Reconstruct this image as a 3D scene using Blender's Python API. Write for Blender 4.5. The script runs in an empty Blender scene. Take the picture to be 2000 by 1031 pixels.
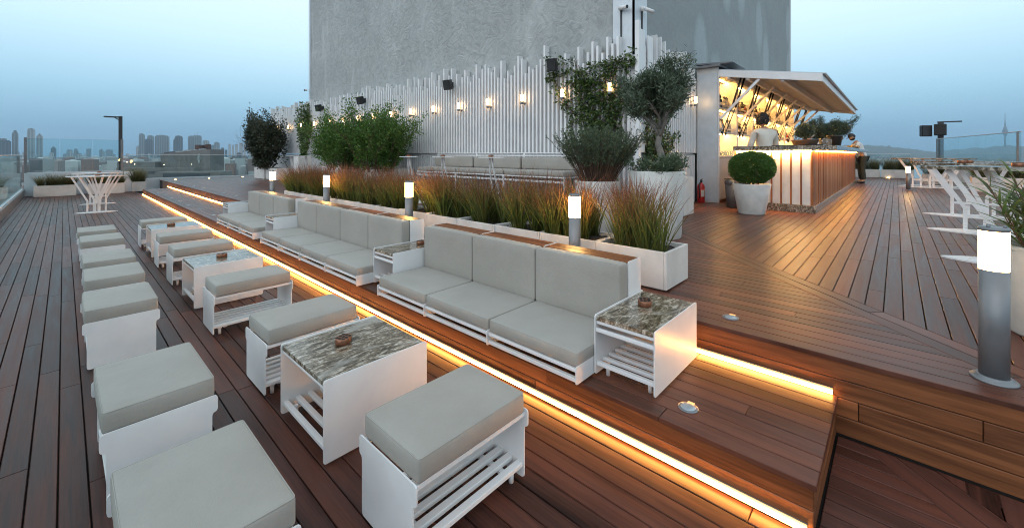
import bpy, bmesh, math, random
import numpy as np
from mathutils import Vector, Matrix
R = math.radians
rng = random.Random(7)
nr = np.random.default_rng(11)
C = bpy.context.scene.collection
sc = bpy.context.scene

# ---------------------------------------------------------------- camera, sky, sun, exposure
cam_d = bpy.data.cameras.new("camera")
cam = bpy.data.objects.new("camera", cam_d); C.objects.link(cam)
cam.location = (0, 0, 1.4); cam.rotation_euler = (R(90), 0, R(-47.2))
cam_d.sensor_width = 36; cam_d.lens = 14.59; cam_d.shift_y = -0.10675
cam_d.clip_start = 0.05; cam_d.clip_end = 60000
sc.camera = cam

SUN_AZ, SUN_EL = 186.0, 16.0          # where the evening light comes from (deg from +X, ccw)
w = bpy.data.worlds.new("World"); sc.world = w; w.use_nodes = True
nt = w.node_tree; nt.nodes.clear()
wo = nt.nodes.new("ShaderNodeOutputWorld"); bg = nt.nodes.new("ShaderNodeBackground")
sky = nt.nodes.new("ShaderNodeTexSky"); sky.sky_type = 'NISHITA'; sky.sun_disc = False
sky.sun_elevation = R(3); sky.sun_rotation = R(90 - SUN_AZ); sky.air_density = 1.2; sky.dust_density = 1.5; sky.ozone_density = 3
geo = nt.nodes.new("ShaderNodeNewGeometry"); sep = nt.nodes.new("ShaderNodeSeparateXYZ")
tc = nt.nodes.new("ShaderNodeTexCoord")
nt.links.new(tc.outputs['Generated'], sep.inputs[0])
ramp = nt.nodes.new("ShaderNodeValToRGB")
els = [(0.0, (.18, .35, .52)), (.05, (.27, .50, .70)), (.12, (.45, .75, .96)), (.22, (.72, 1.01, 1.18)), (.36, (.95, 1.16, 1.25)), (1.0, (.85, 1.03, 1.18))]
cr = ramp.color_ramp
while len(cr.elements) < len(els): cr.elements.new(.5)
for e, (p, c) in zip(cr.elements, els): e.position = p; e.color = (*c, 1)
nt.links.new(sep.outputs['Z'], ramp.inputs[0])
sk = nt.nodes.new("ShaderNodeVectorMath"); sk.operation = 'SCALE'; sk.inputs['Scale'].default_value = 0.08
nt.links.new(sky.outputs[0], sk.inputs[0])
mx = nt.nodes.new("ShaderNodeMix"); mx.data_type = 'RGBA'; mx.inputs[0].default_value = 0.10
nt.links.new(ramp.outputs[0], mx.inputs[6]); nt.links.new(sk.outputs[0], mx.inputs[7])
# thin high cloud streaks
nz = nt.nodes.new("ShaderNodeTexNoise"); nz.inputs['Scale'].default_value = 2.2; nz.inputs['Detail'].default_value = 5
mp = nt.nodes.new("ShaderNodeMapping"); mp.inputs['Scale'].default_value = (1, 1, 4)
nt.links.new(tc.outputs['Generated'], mp.inputs[0]); nt.links.new(mp.outputs[0], nz.inputs[0])
mr = nt.nodes.new("ShaderNodeMapRange"); mr.inputs[1].default_value = .3; mr.inputs[2].default_value = .7; mr.inputs[3].default_value = .995; mr.inputs[4].default_value = 1.005
nt.links.new(nz.outputs[0], mr.inputs[0])
sk2 = nt.nodes.new("ShaderNodeVectorMath"); sk2.operation = 'SCALE'
nt.links.new(mx.outputs[2], sk2.inputs[0]); nt.links.new(mr.outputs[0], sk2.inputs['Scale'])
nt.links.new(sk2.outputs[0], bg.inputs[0]); bg.inputs[1].default_value = 1.0
nt.links.new(bg.outputs[0], wo.inputs[0])

sd = bpy.data.lights.new("sun", 'SUN'); sd.energy = 1.0; sd.angle = R(75); sd.color = (1.0, .93, .92)
so = bpy.data.objects.new("sun", sd); C.objects.link(so)
dv = Vector((math.cos(R(SUN_AZ)) * math.cos(R(SUN_EL)), math.sin(R(SUN_AZ)) * math.cos(R(SUN_EL)), math.sin(R(SUN_EL))))
so.rotation_euler = dv.to_track_quat('Z', 'Y').to_euler(); so.location = (-5, -5, 20)

vs = sc.view_settings; sc.display_settings.display_device = 'sRGB'
vs.view_transform = 'Standard'; vs.look = 'None'; vs.exposure = 0.12; vs.gamma = 1.0; vs.use_curve_mapping = False
cy = sc.cycles
cy.use_denoising = True; cy.max_bounces = 8; cy.diffuse_bounces = 3; cy.glossy_bounces = 4; cy.transmission_bounces = 6
cy.transparent_max_bounces = 24; cy.volume_bounces = 0; cy.caustics_reflective = False; cy.caustics_refractive = False
cy.sample_clamp_indirect = 6.0; cy.filter_width = 1.0; cy.denoising_prefilter = 'ACCURATE'

# ---------------------------------------------------------------- helpers
class MB:
    """collects shapes that become ONE mesh object"""
    def __init__(s): s.v = []; s.f = []; s.sm = []; s.at = {}
    def add(s, vs, fs, smooth=False):
        b = len(s.v); s.v += [tuple(p) for p in vs]
        for f in fs: s.f.append(tuple(i + b for i in f)); s.sm.append(smooth)
    def box(s, x0, x1, y0, y1, z0, z1):
        s.add([(x0,y0,z0),(x1,y0,z0),(x1,y1,z0),(x0,y1,z0),(x0,y0,z1),(x1,y0,z1),(x1,y1,z1),(x0,y1,z1)],
              [(0,3,2,1),(4,5,6,7),(0,1,5,4),(1,2,6,5),(2,3,7,6),(3,0,4,7)])
    def rbox(s, x0, x1, y0, y1, z0, z1, c=.006):
        vs = []; 
        for z, i in ((z0, c), (z0 + c, 0), (z1 - c, 0), (z1, c)):
            vs += [(x0+i,y0+i+(c if i==0 else 0)*0,z),(x1-i,y0+i,z),(x1-i,y1-i,z),(x0+i,y1-i,z)]
        # vertical edges chamfered too
        vs = []
        for z, i in ((z0, c), (z0 + c, 0), (z1 - c, 0), (z1, c)):
            a, b, d, e = x0+i, x1-i, y0+i, y1-i
            k = c if i == 0 else c*.4
            vs += [(a+k,d,z),(b-k,d,z),(b,d+k,z),(b,e-k,z),(b-k,e,z),(a+k,e,z),(a,e-k,z),(a,d+k,z)]
        fs = [tuple(range(7,-1,-1)), tuple(range(24,32))]
        for l in range(3):
            for k in range(8):
                fs.append((l*8+k, l*8+(k+1)%8, l*8+8+(k+1)%8, l*8+8+k))
        s.add(vs, fs)
    def cyl(s, p0, p1, r0, r1=None, n=16, caps=True, smooth=True):
        r1 = r0 if r1 is None else r1
        s.tube([p0, p1], [r0, r1], n, caps, smooth)
    def tube(s, pts, r, n=8, caps=True, smooth=True, flat=1.0):
        pts = [Vector(p) for p in pts]; m = len(pts)
        rs = r if isinstance(r, (list, tuple)) else [r] * m
        vs = []; up = None
        for i, p in enumerate(pts):
            t = (pts[min(i+1, m-1)] - pts[max(i-1, 0)])
            t = t.normalized() if t.length > 1e-9 else Vector((0,0,1))
            if up is None:
                up = Vector((0,0,1)) if abs(t.z) < .9 else Vector((1,0,0))
            u = (up - t * up.dot(t)).normalized(); up = u; q = t.cross(u)
            for k in range(n):
                a = 2*math.pi*k/n + math.pi/n
                vs.append(p + (u*math.cos(a) + q*math.sin(a)*flat) * rs[i])
        fs = []; 
        for i in range(m-1):
            for k in range(n):
                fs.append((i*n+k, i*n+(k+1)%n, (i+1)*n+(k+1)%n, (i+1)*n+k))
        s.add(vs, fs, smooth)
        if caps:
            b = len(s.v) - m*n
            s.f.append(tuple(b + k for k in range(n-1,-1,-1))); s.sm.append(False)
            s.f.append(tuple(b + (m-1)*n + k for k in range(n))); s.sm.append(False)
    def bar(s, p0, p1, wdt, hgt, up=(0,0,1)):
        p0, p1 = Vector(p0), Vector(p1); t = (p1-p0).normalized(); u = Vector(up)
        u = (u - t*u.dot(t)).normalized(); q = t.cross(u)
        vs = [p + q*a*wdt/2 + u*b*hgt/2 for p in (p0, p1) for a, b in ((-1,-1),(1,-1),(1,1),(-1,1))]
        s.add(vs, [(0,3,2,1),(4,5,6,7),(0,1,5,4),(1,2,6,5),(2,3,7,6),(3,0,4,7)])
    def prism(s, pts, axis, a0, a1):
        """2-D outline extruded along axis; axis 'x': pts are (y,z); 'y': (x,z); 'z': (x,y)"""
        n = len(pts)
        def mk(p, a): return {'x': (a, p[0], p[1]), 'y': (p[0], a, p[1]), 'z': (p[0], p[1], a)}[axis]
        vs = [mk(p, a0) for p in pts] + [mk(p, a1) for p in pts]
        fs = [tuple(range(n-1,-1,-1)), tuple(range(n, 2*n))] + [(k, (k+1)%n, n+(k+1)%n, n+k) for k in range(n)]
        s.add(vs, fs)
    def lathe(s, prof, cx=0, cy=0, n=32, smooth=True, sx=1, sy=1):
        vs = []; fs = []; m = len(prof)
        for r, z in prof:
            for k in range(n):
                a = 2*math.pi*k/n; vs.append((cx+r*sx*math.cos(a), cy+r*sy*math.sin(a), z))
        for i in range(m-1):
            for k in range(n): fs.append((i*n+k, i*n+(k+1)%n, (i+1)*n+(k+1)%n, (i+1)*n+k))
        s.add(vs, fs, smooth)
        b = len(s.v) - m*n
        s.f.append(tuple(b+k for k in range(n-1,-1,-1))); s.sm.append(False)
        s.f.append(tuple(b+(m-1)*n+k for k in range(n))); s.sm.append(False)
    def ball(s, c, r, n=14, m=9, sc_=(1,1,1)):
        vs=[]; fs=[]
        for i in range(m+1):
            t = math.pi*i/m
            for k in range(n):
                a = 2*math.pi*k/n
                vs.append((c[0]+r*sc_[0]*math.sin(t)*math.cos(a), c[1]+r*sc_[1]*math.sin(t)*math.sin(a), c[2]-r*sc_[2]*math.cos(t)))
        for i in range(m):
            for k in range(n): fs.append((i*n+k, i*n+(k+1)%n, (i+1)*n+(k+1)%n, (i+1)*n+k))
        s.add(vs, fs, True)
    def build(s, name, mat, parent=None, **attrs):
        me = bpy.data.meshes.new(name); me.from_pydata(s.v, [], s.f); me.materials.append(mat)
        me.polygons.foreach_set('use_smooth', s.sm)
        for k, a in {**s.at, **attrs}.items():
            a = np.asarray(a, dtype=np.float32)
            if a.ndim == 1: me.attributes.new(k, 'FLOAT', 'POINT').data.foreach_set('value', a)
            else: me.attributes.new(k, 'FLOAT_VECTOR', 'POINT').data.foreach_set('vector', a.ravel())
        me.update()
        bm = bmesh.new(); bm.from_mesh(me); 
        if len(s.v) < 60000 and not s.at: bmesh.ops.recalc_face_normals(bm, faces=bm.faces)
        bm.to_mesh(me); bm.free()
        o = bpy.data.objects.new(name, me); C.objects.link(o)
        if parent is not None: o.parent = parent
        return o

def np_mesh(name, V, F, mat, parent=None, smooth=False, **attrs):
    """fast mesh from arrays of equal-sized faces"""
    me = bpy.data.meshes.new(name); n = len(V); m, k = F.shape
    me.vertices.add(n); me.vertices.foreach_set('co', np.asarray(V, np.float32).ravel())
    me.loops.add(m*k); me.loops.foreach_set('vertex_index', F.ravel().astype(np.int32))
    me.polygons.add(m); me.polygons.foreach_set('loop_start', np.arange(0, m*k, k, dtype=np.int32))
    me.polygons.foreach_set('loop_total', np.full(m, k, np.int32))
    me.polygons.foreach_set('use_smooth', np.full(m, smooth))
    for kx, a in attrs.items():
        me.attributes.new(kx, 'FLOAT', 'POINT').data.foreach_set('value', np.asarray(a, np.float32))
    me.materials.append(mat); me.update(calc_edges=True); me.validate()
    o = bpy.data.objects.new(name, me); C.objects.link(o)
    if parent is not None: o.parent = parent
    return o

def tag(o, label=None, cat=None, group=None, kind=None):
    if label: o['label'] = label
    if cat: o['category'] = cat
    if group: o['group'] = group
    if kind: o['kind'] = kind
    return o
def thing(name, label, cat, loc=(0,0,0), rz=0, group=None):
    o = bpy.data.objects.new(name, None); C.objects.link(o); o.empty_display_size = .1
    o.location = loc; o.rotation_euler = (0,0,rz)
    return tag(o, label, cat, group)
def kids(o): return [c for c in o.children]
def dup(o, loc=None, rz=None, label=None, group=None, parent=None):
    c = o.copy(); C.objects.link(c)
    if parent is not None: c.parent = parent
    if loc is not None: c.location = loc
    if rz is not None: c.rotation_euler = (0,0,rz)
    if label: c['label'] = label
    if group: c['group'] = group
    for ch in kids(o): dup(ch, parent=c)
    return c
def rrect(x0, x1, y0, y1, r, n=4):
    pts = []
    for cx, cy, a0 in ((x1-r,y0+r,-90),(x1-r,y1-r,0),(x0+r,y1-r,90),(x0+r,y0+r,180)):
        for k in range(n+1):
            a = R(a0 + 90*k/n); pts.append((cx+r*math.cos(a), cy+r*math.sin(a)))
    return pts
def round_poly(pts, r, n=3):
    out = []; m = len(pts)
    for i in range(m):
        p = Vector(pts[i]); a = Vector(pts[i-1]); b = Vector(pts[(i+1)%m])
        ra = min(r, (a-p).length*.45); rb = min(r, (b-p).length*.45)
        p0 = p + (a-p).normalized()*ra; p1 = p + (b-p).normalized()*rb
        for k in range(n+1):
            t = k/n; q = p0*(1-t)**2 + p*2*t*(1-t) + p1*t*t; out.append((q.x, q.y))
    return out

# ---------------------------------------------------------------- materials
def new_mat(name):
    m = bpy.data.materials.new(name); m.use_nodes = True
    n = m.node_tree.nodes; b = n['Principled BSDF']; return m, m.node_tree, b
def N(t, ty, **kw):
    n = t.nodes.new(ty)
    for k, v in kw.items():
        if k in n.inputs.keys() if isinstance(k, str) else False: n.inputs[k].default_value = v
        else: setattr(n, k, v)
    return n
def L(t, a, b): t.links.new(a, b)
def rampn(t, stops, fac):
    n = t.nodes.new("ShaderNodeValToRGB"); cr = n.color_ramp
    while len(cr.elements) < len(stops): cr.elements.new(.5)
    for e, (p, c) in zip(cr.elements, stops): e.position = p; e.color = (*c, 1)
    L(t, fac, n.inputs[0]); return n.outputs[0]
def mixc(t, fac, a, b, blend='MIX'):
    n = t.nodes.new("ShaderNodeMix"); n.data_type = 'RGBA'; n.blend_type = blend
    for i, v in ((0, fac), (6, a), (7, b)):
        if isinstance(v, (int, float)): n.inputs[i].default_value = v
        elif isinstance(v, tuple): n.inputs[i].default_value = (*v, 1)
        else: L(t, v, n.inputs[i])
    return n.outputs[2]
def noise(t, scale, detail=4, vec=None, rough=.55, dist=0, out=0):
    n = t.nodes.new("ShaderNodeTexNoise"); n.inputs['Scale'].default_value = scale; n.inputs['Detail'].default_value = detail
    n.inputs['Roughness'].default_value = rough; n.inputs['Distortion'].default_value = dist
    if vec is not None: L(t, vec, n.inputs[0])
    return n.outputs[out]
def coords(t, scale=(1,1,1), kind='Object', attr=None, rot=(0,0,0)):
    if attr:
        a = t.nodes.new("ShaderNodeAttribute"); a.attribute_name = attr; src = a.outputs['Vector']
    else:
        src = t.nodes.new("ShaderNodeTexCoord").outputs[kind]
    m = t.nodes.new("ShaderNodeMapping"); m.inputs['Scale'].default_value = scale; m.inputs['Rotation'].default_value = rot
    L(t, src, m.inputs[0]); return m.outputs[0]
def attrf(t, name):
    a = t.nodes.new("ShaderNodeAttribute"); a.attribute_name = name; return a.outputs['Fac']
def bump(t, b, h, strength=.2, dist=.01):
    n = t.nodes.new("ShaderNodeBump"); n.inputs['Strength'].default_value = strength; n.inputs['Distance'].default_value = dist
    L(t, h, n.inputs['Height']); L(t, n.outputs[0], b.inputs['Normal'])
def mrange(t, v, a, b, c, d):
    n = t.nodes.new("ShaderNodeMapRange"); 
    for i, x in enumerate((a, b, c, d)): n.inputs[i+1].default_value = x
    L(t, v, n.inputs[0]); return n.outputs[0]

def simple(name, col, rough=.5, metal=0, var=.06, scale=6, bstr=0, bscale=60):
    m, t, b = new_mat(name); v = coords(t)
    n = noise(t, scale, 5, v)
    lo = tuple(c*(1-var*2) for c in col); hi = tuple(min(1, c*(1+var)) for c in col)
    L(t, rampn(t, [(.3, lo), (.7, hi)], n), b.inputs['Base Color'])
    L(t, mrange(t, n, .3, .7, max(.05, rough-.06), min(1, rough+.06)), b.inputs['Roughness'])
    b.inputs['Metallic'].default_value = metal
    if bstr: bump(t, b, noise(t, bscale, 4, v), bstr, .003)
    return m

def wood(name, dark, light, gray, grayamt, rough=.42, spec=.5):
    m, t, b = new_mat(name)
    g = coords(t, (1.3, 22, 1), attr='pc')
    n1 = noise(t, 1.0, 6, g, .6, .7)
    g2 = coords(t, (6, 160, 1), attr='pc')
    n2 = noise(t, 1.0, 3, g2)
    g3 = coords(t, (.9, 5, 1), attr='pc')
    n3 = noise(t, 1.5, 3, g3, .5, 1.5)
    tone = attrf(t, 'tone')
    grain = t.nodes.new("ShaderNodeMath"); grain.operation = 'MULTIPLY_ADD'
    L(t, n2, grain.inputs[0]); grain.inputs[1].default_value = .35; L(t, n1, grain.inputs[2])
    gr = mrange(t, grain.outputs[0], .50, .86, 0, 1)
    add = t.nodes.new("ShaderNodeMath"); add.operation = 'MULTIPLY_ADD'
    L(t, gr, add.inputs[0]); add.inputs[1].default_value = .66
    tm = t.nodes.new("ShaderNodeMath"); tm.operation = 'MULTIPLY'; L(t, tone, tm.inputs[0]); tm.inputs[1].default_value = .60
    L(t, tm.outputs[0], add.inputs[2])
    mid = tuple((a+c)/2*.9 for a, c in zip(dark, light))
    col = rampn(t, [(0.05, dark), (.5, mid), (1, light)], add.outputs[0])
    gm = t.nodes.new("ShaderNodeMath"); gm.operation = 'MULTIPLY'; gm.use_clamp = True
    L(t, mrange(t, n3, .35, .7, 0, 1), gm.inputs[0]); gm.inputs[1].default_value = grayamt
    col = mixc(t, gm.outputs[0], col, gray)
    L(t, col, b.inputs['Base Color'])
    L(t, mrange(t, n1, .3, .8, rough-.05, rough+.14), b.inputs['Roughness'])
    b.inputs['Specular IOR Level'].default_value = spec
    bump(t, b, grain.outputs[0], .25, .0015)
    return m
M = {}
M['deck'] = wood('deck_wood', (.010,.0035,.0028), (.126,.042,.027), (.070,.039,.037), .35, .38, .24)
M['plat'] = wood('platform_wood', (.014,.005,.0035), (.168,.056,.032), (.095,.053,.046), .40, .36, .30)
M['riser'] = wood('riser_wood', (.060,.020,.009), (.30,.105,.038), (.19,.08,.04), .25, .38, .4)
M['barwood'] = wood('bar_wood', (.13,.038,.012), (.42,.15,.045), (.32,.12,.045), .2, .4, .4)
M['under'] = simple('under_deck_shade', (.02,.014,.012), .9)

def metalwhite():
    m, t, b = new_mat('white_powder_coat'); v = coords(t)
    n = noise(t, 3.5, 6, v); n2 = noise(t, 240, 2, v)
    L(t, rampn(t, [(.3, (.75,.735,.735)), (.6, (.83,.815,.81))], n), b.inputs['Base Color'])
    L(t, mrange(t, n, .3, .7, .32, .45), b.inputs['Roughness']); bump(t, b, n2, .08, .0006)
    return m
M['white'] = metalwhite()
M['offwhite'] = simple('fibre_cement_white', (.68,.65,.62), .6, 0, .07, 4, .15, 40)
M['potwhite'] = simple('pot_plaster', (.62,.61,.58), .65, 0, .10, 5, .25, 30)
M['pale'] = simple('pale_aluminium', (.60,.63,.66), .4, .2, .05)
M['greymetal'] = simple('grey_anodised_metal', (.215,.22,.23), .36, .25, .06)
M['black'] = simple('black_plastic', (.018,.018,.020), .4, 0, .1)
M['darkmetal'] = simple('dark_painted_metal', (.05,.052,.055), .42, .3, .1)
M['steel'] = simple('brushed_steel', (.55,.55,.56), .22, 1, .05)
M['red'] = simple('red_enamel', (.42,.02,.02), .3, 0, .06)
M['soil'] = simple('planting_soil', (.035,.025,.018), .95, 0, .3, 30, .6, 80)
M['terracotta'] = simple('brown_clay', (.16,.10,.07), .8, 0, .15, 8)
M['copper'] = simple('hammered_copper', (.34,.15,.09), .35, .85, .12, 30)
M['hole'] = simple('ash_black', (.012,.010,.009), .8)

def fabric():
    m, t, b = new_mat('taupe_outdoor_fabric'); v = coords(t)
    big = noise(t, 3, 4, v); vx = coords(t, (900, 60, 60)); vy = coords(t, (60, 900, 900))
    wv = mixc(t, .5, noise(t, 1, 2, vx, out=1), noise(t, 1, 2, vy, out=1))
    c = rampn(t, [(.3, (.322,.286,.241)), (.7, (.374,.336,.288))], big)
    c = mixc(t, .16, c, wv, 'OVERLAY')
    hs = t.nodes.new("ShaderNodeHueSaturation"); hs.inputs['Saturation'].default_value = .8; L(t, c, hs.inputs['Color'])
    L(t, hs.outputs[0], b.inputs['Base Color']); b.inputs['Roughness'].default_value = .62
    b.inputs['Sheen Weight'].default_value = .12
    wr = noise(t, 9, 5, v, .6, .6)
    mm = t.nodes.new("ShaderNodeMath"); mm.operation = 'MULTIPLY_ADD'; L(t, wr, mm.inputs[0]); mm.inputs[1].default_value = 4
    sp = t.nodes.new("ShaderNodeSeparateColor"); L(t, wv, sp.inputs[0]); L(t, sp.outputs[0], mm.inputs[2])
    bump(t, b, mm.outputs[0], .35, .003)
    return m
M['fabric'] = fabric()

def granite():
    m, t, b = new_mat('veined_granite'); v = coords(t, (3.4, 11.0, 6.0), rot=(0, 0, R(35)))
    n1 = noise(t, 1.6, 9, v, .62, 2.2)
    v2 = coords(t, (1, 1, 1)); n2 = noise(t, 55, 6, v2, .7)
    n3 = noise(t, 2.0, 5, coords(t, (1, 2.5, 1), rot=(0,0,R(35))), .55, 1.4)
    a = t.nodes.new("ShaderNodeMath"); a.operation = 'MULTIPLY_ADD'; L(t, n2, a.inputs[0]); a.inputs[1].default_value = .55; L(t, n1, a.inputs[2])
    c = rampn(t, [(.54, (.016,.013,.010)), (.68, (.085,.065,.044)), (.80, (.21,.165,.115)), (.90, (.46,.40,.33)), (1.0, (.66,.62,.55))], a.outputs[0])
    c2 = mixc(t, mrange(t, n3, .52, .64, 0, .75), c, (.40,.37,.33))
    L(t, c2, b.inputs['Base Color']); b.inputs['Roughness'].default_value = .16; b.inputs['Coat Weight'].default_value = .2
    return m
M['granite'] = granite()

def stucco(name, a, c_, streak):
    m, t, b = new_mat(name); v = coords(t)
    n1 = noise(t, .55, 7, v, .6, .8); n2 = noise(t, 3.2, 8, v, .62, 2.2); n3 = noise(t, 1.6, 6, coords(t, (1, 1, .22)), .6, .4)
    c = rampn(t, [(.25, a), (.75, c_)], n1)
    c = mixc(t, mrange(t, n2, .42, .72, 0, .55), c, tuple(x*.66 for x in a))
    c = mixc(t, mrange(t, n3, .55, .72, 0, streak), c, tuple(min(1, x*1.22) for x in c_))
    L(t, c, b.inputs['Base Color']); b.inputs['Roughness'].default_value = .9
    bump(t, b, n2, .9, .05); return m
M['tower'] = stucco('grey_render', (.36,.375,.37), (.50,.515,.505), .5)
def stucco_patch():
    m, t, b = new_mat('grey_render_patched'); v = coords(t)
    n1 = noise(t, .5, 7, v, .6, .8); n2 = noise(t, 9, 7, v, .65)
    c = rampn(t, [(.25, (.265,.285,.285)), (.75, (.35,.37,.37))], n1)
    vo = t.nodes.new("ShaderNodeTexVoronoi"); vo.voronoi_dimensions = '2D'; vo.inputs['Scale'].default_value = .75; vo.inputs['Randomness'].default_value = .9
    nd = noise(t, 2.5, 3, v, out=1)
    mv = mixc(t, .16, coords(t, (1.0, 1.0, .55), rot=(R(90), 0, 0)), nd)
    L(t, mv, vo.inputs[0])
    c = mixc(t, mrange(t, vo.outputs['Distance'], .20, .32, .75, 0), c, (.43,.475,.485))
    c = mixc(t, mrange(t, n2, .45, .7, 0, .3), c, (.20,.21,.21))
    L(t, c, b.inputs['Base Color']); b.inputs['Roughness'].default_value = .85
    bump(t, b, n2, .3, .02); return m
M['towerp'] = stucco_patch()

def emit(name, col, st, back=None):
    m = bpy.data.materials.new(name); m.use_nodes = True; t = m.node_tree; t.nodes.clear()
    o = t.nodes.new("ShaderNodeOutputMaterial"); e = t.nodes.new("ShaderNodeEmission")
    n = noise(t, 3, 2, coords(t)); c = rampn(t, [(.2, tuple(x*.93 for x in col)), (.8, col)], n); L(t, c, e.inputs[0])
    e.inputs[1].default_value = st; L(t, e.outputs[0], o.inputs[0]); return m
M['led'] = emit('led_strip_light', (1, .40, .085), 62)
M['lamp'] = emit('bollard_diffuser', (1, .56, .18), 42)
M['walllamp'] = emit('wall_lamp_glass', (1, .60, .26), 20)
M['spot'] = emit('uplight_lens', (1, .60, .22), 60)
M['spotdim'] = emit('dim_deck_light_glow', (1, .55, .22), 1.5)
M['barled'] = emit('bar_led', (1, .46, .10), 75)
M['barfront'] = emit('bar_front_led', (1, .52, .15), 420)
M['shelfled'] = emit('shelf_led', (1, .50, .13), 130)

def glass(name, tint, refl=.06):
    m = bpy.data.materials.new(name); m.use_nodes = True; t = m.node_tree; t.nodes.clear()
    o = t.nodes.new("ShaderNodeOutputMaterial"); tr = t.nodes.new("ShaderNodeBsdfTransparent"); gl = t.nodes.new("ShaderNodeBsdfGlossy")
    n = noise(t, .7, 3, coords(t)); L(t, rampn(t, [(.3, tuple(x*.97 for x in tint)), (.7, tint)], n), tr.inputs[0])
    gl.inputs['Roughness'].default_value = .02; gl.inputs[0].default_value = (.9,.95,.95,1)
    ge = t.nodes.new("ShaderNodeNewGeometry"); dt = t.nodes.new("ShaderNodeVectorMath"); dt.operation = 'DOT_PRODUCT'
    L(t, ge.outputs['Normal'], dt.inputs[0]); L(t, ge.outputs['Incoming'], dt.inputs[1])
    ab = t.nodes.new("ShaderNodeMath"); ab.operation = 'ABSOLUTE'; L(t, dt.outputs['Value'], ab.inputs[0])
    iv = t.nodes.new("ShaderNodeMath"); iv.operation = 'SUBTRACT'; iv.inputs[0].default_value = 1; L(t, ab.outputs[0], iv.inputs[1])
    pw = t.nodes.new("ShaderNodeMath"); pw.operation = 'POWER'; L(t, iv.outputs[0], pw.inputs[0]); pw.inputs[1].default_value = 5
    a = t.nodes.new("ShaderNodeMath"); a.operation = 'MULTIPLY_ADD'; L(t, pw.outputs[0], a.inputs[0]); a.inputs[1].default_value = .7; a.inputs[2].default_value = .02+refl*.3; a.use_clamp = True
    mx = t.nodes.new("ShaderNodeMixShader"); L(t, a.outputs[0], mx.inputs[0]); L(t, tr.outputs[0], mx.inputs[1]); L(t, gl.outputs[0], mx.inputs[2])
    L(t, mx.outputs[0], o.inputs[0]); return m
M['glass'] = glass('railing_glass', (.90,.965,.965))
M['glassedge'] = simple('glass_edge', (.10,.22,.21), .2)
M['clearglass'] = simple('clear_lens', (.38,.42,.45), .12, .3)
M['wetsheen'] = simple('dull_zinc', (.22,.23,.25), .35, .6)

def leafmat(name, stops, trans=.35, rough=.5, along=None):
    m, t, b = new_mat(name); tone = attrf(t, 'tone')
    c = rampn(t, stops, tone)
    if along:
        c2 = rampn(t, along, attrf(t, 'h')); hsv = t.nodes.new("ShaderNodeHueSaturation"); L(t, c2, hsv.inputs['Color'])
        L(t, mrange(t, tone, 0, 1, .55, 1.4), hsv.inputs['Value']); L(t, mrange(t, tone, 0, 1, .47, .53), hsv.inputs['Hue']); c = hsv.outputs[0]
    L(t, c, b.inputs['Base Color']); b.inputs['Roughness'].default_value = rough
    tl = t.nodes.new("ShaderNodeBsdfTranslucent"); L(t, c, tl.inputs[0])
    mxs = t.nodes.new("ShaderNodeMixShader"); mxs.inputs[0].default_value = trans
    out = [n for n in t.nodes if n.type == 'OUTPUT_MATERIAL'][0]
    L(t, b.outputs[0], mxs.inputs[1]); L(t, tl.outputs[0], mxs.inputs[2]); L(t, mxs.outputs[0], out.inputs[0])
    return m
M['leaf_green'] = leafmat('bush_leaf', [(0,(.030,.075,.012)),(.5,(.085,.19,.030)),(1,(.19,.32,.06))])
M['leaf_dark'] = leafmat('dark_shrub_leaf', [(0,(.018,.028,.016)),(.5,(.040,.055,.030)),(.85,(.075,.085,.045)),(1,(.13,.07,.05))], .2, .4)
M['leaf_olive'] = leafmat('olive_leaf', [(0,(.042,.068,.038)),(.5,(.105,.145,.088)),(1,(.24,.29,.21))], .2, .45)
M['leaf_box'] = leafmat('boxwood_leaf', [(0,(.024,.058,.012)),(.5,(.068,.150,.025)),(1,(.17,.28,.06))], .25, .4)
M['leaf_vine'] = leafmat('climber_leaf', [(0,(.022,.050,.012)),(.5,(.065,.115,.028)),(1,(.15,.20,.055))], .25, .4)
M['leaf_rose'] = leafmat('rosemary_leaf', [(0,(.045,.075,.040)),(.5,(.095,.14,.075)),(1,(.17,.22,.12))], .2)
M['leaf_var'] = leafmat('variegated_blade', [(0,(.05,.09,.02)),(.5,(.13,.18,.05)),(1,(.38,.36,.16))], .35)
M['blade_red'] = leafmat('red_grass_blade', [(0,(.1,.1,.02)),(1,(.1,.1,.02))], .55, .5, [(0,(.10,.115,.030)),(.42,(.16,.195,.048)),(.66,(.27,.19,.065)),(.84,(.27,.095,.05)),(1,(.30,.14,.08))])
M['blade_dry'] = leafmat('dry_grass_blade', [(0,(.1,.1,.02)),(1,(.1,.1,.02))], .4, .5, [(0,(.06,.075,.025)),(.5,(.12,.115,.045)),(1,(.30,.24,.14))])
M['blade_var'] = leafmat('striped_blade', [(0,(.1,.1,.02)),(1,(.1,.1,.02))], .4, .45, [(0,(.08,.12,.03)),(.5,(.14,.19,.06)),(1,(.30,.29,.11))])
M['twig'] = simple('dry_twig', (.13,.075,.050), .9, 0, .2)
M['bark'] = simple('olive_bark', (.20,.185,.165), .9, 0, .2, 12, .6, 30)
M['skin'] = simple('skin', (.42,.25,.17), .5, 0, .05)
M['shirt'] = simple('cream_cotton', (.66,.61,.54), .85, 0, .06, 8, .3, 20)
M['shirtw'] = simple('white_cotton', (.72,.71,.70), .85, 0, .06, 8, .3, 20)
M['trouser'] = simple('dark_trouser_cloth', (.035,.045,.040), .85, 0, .2)
M['hair'] = simple('black_hair', (.014,.011,.010), .55, 0, .2, 40, .8, 90)

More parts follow.
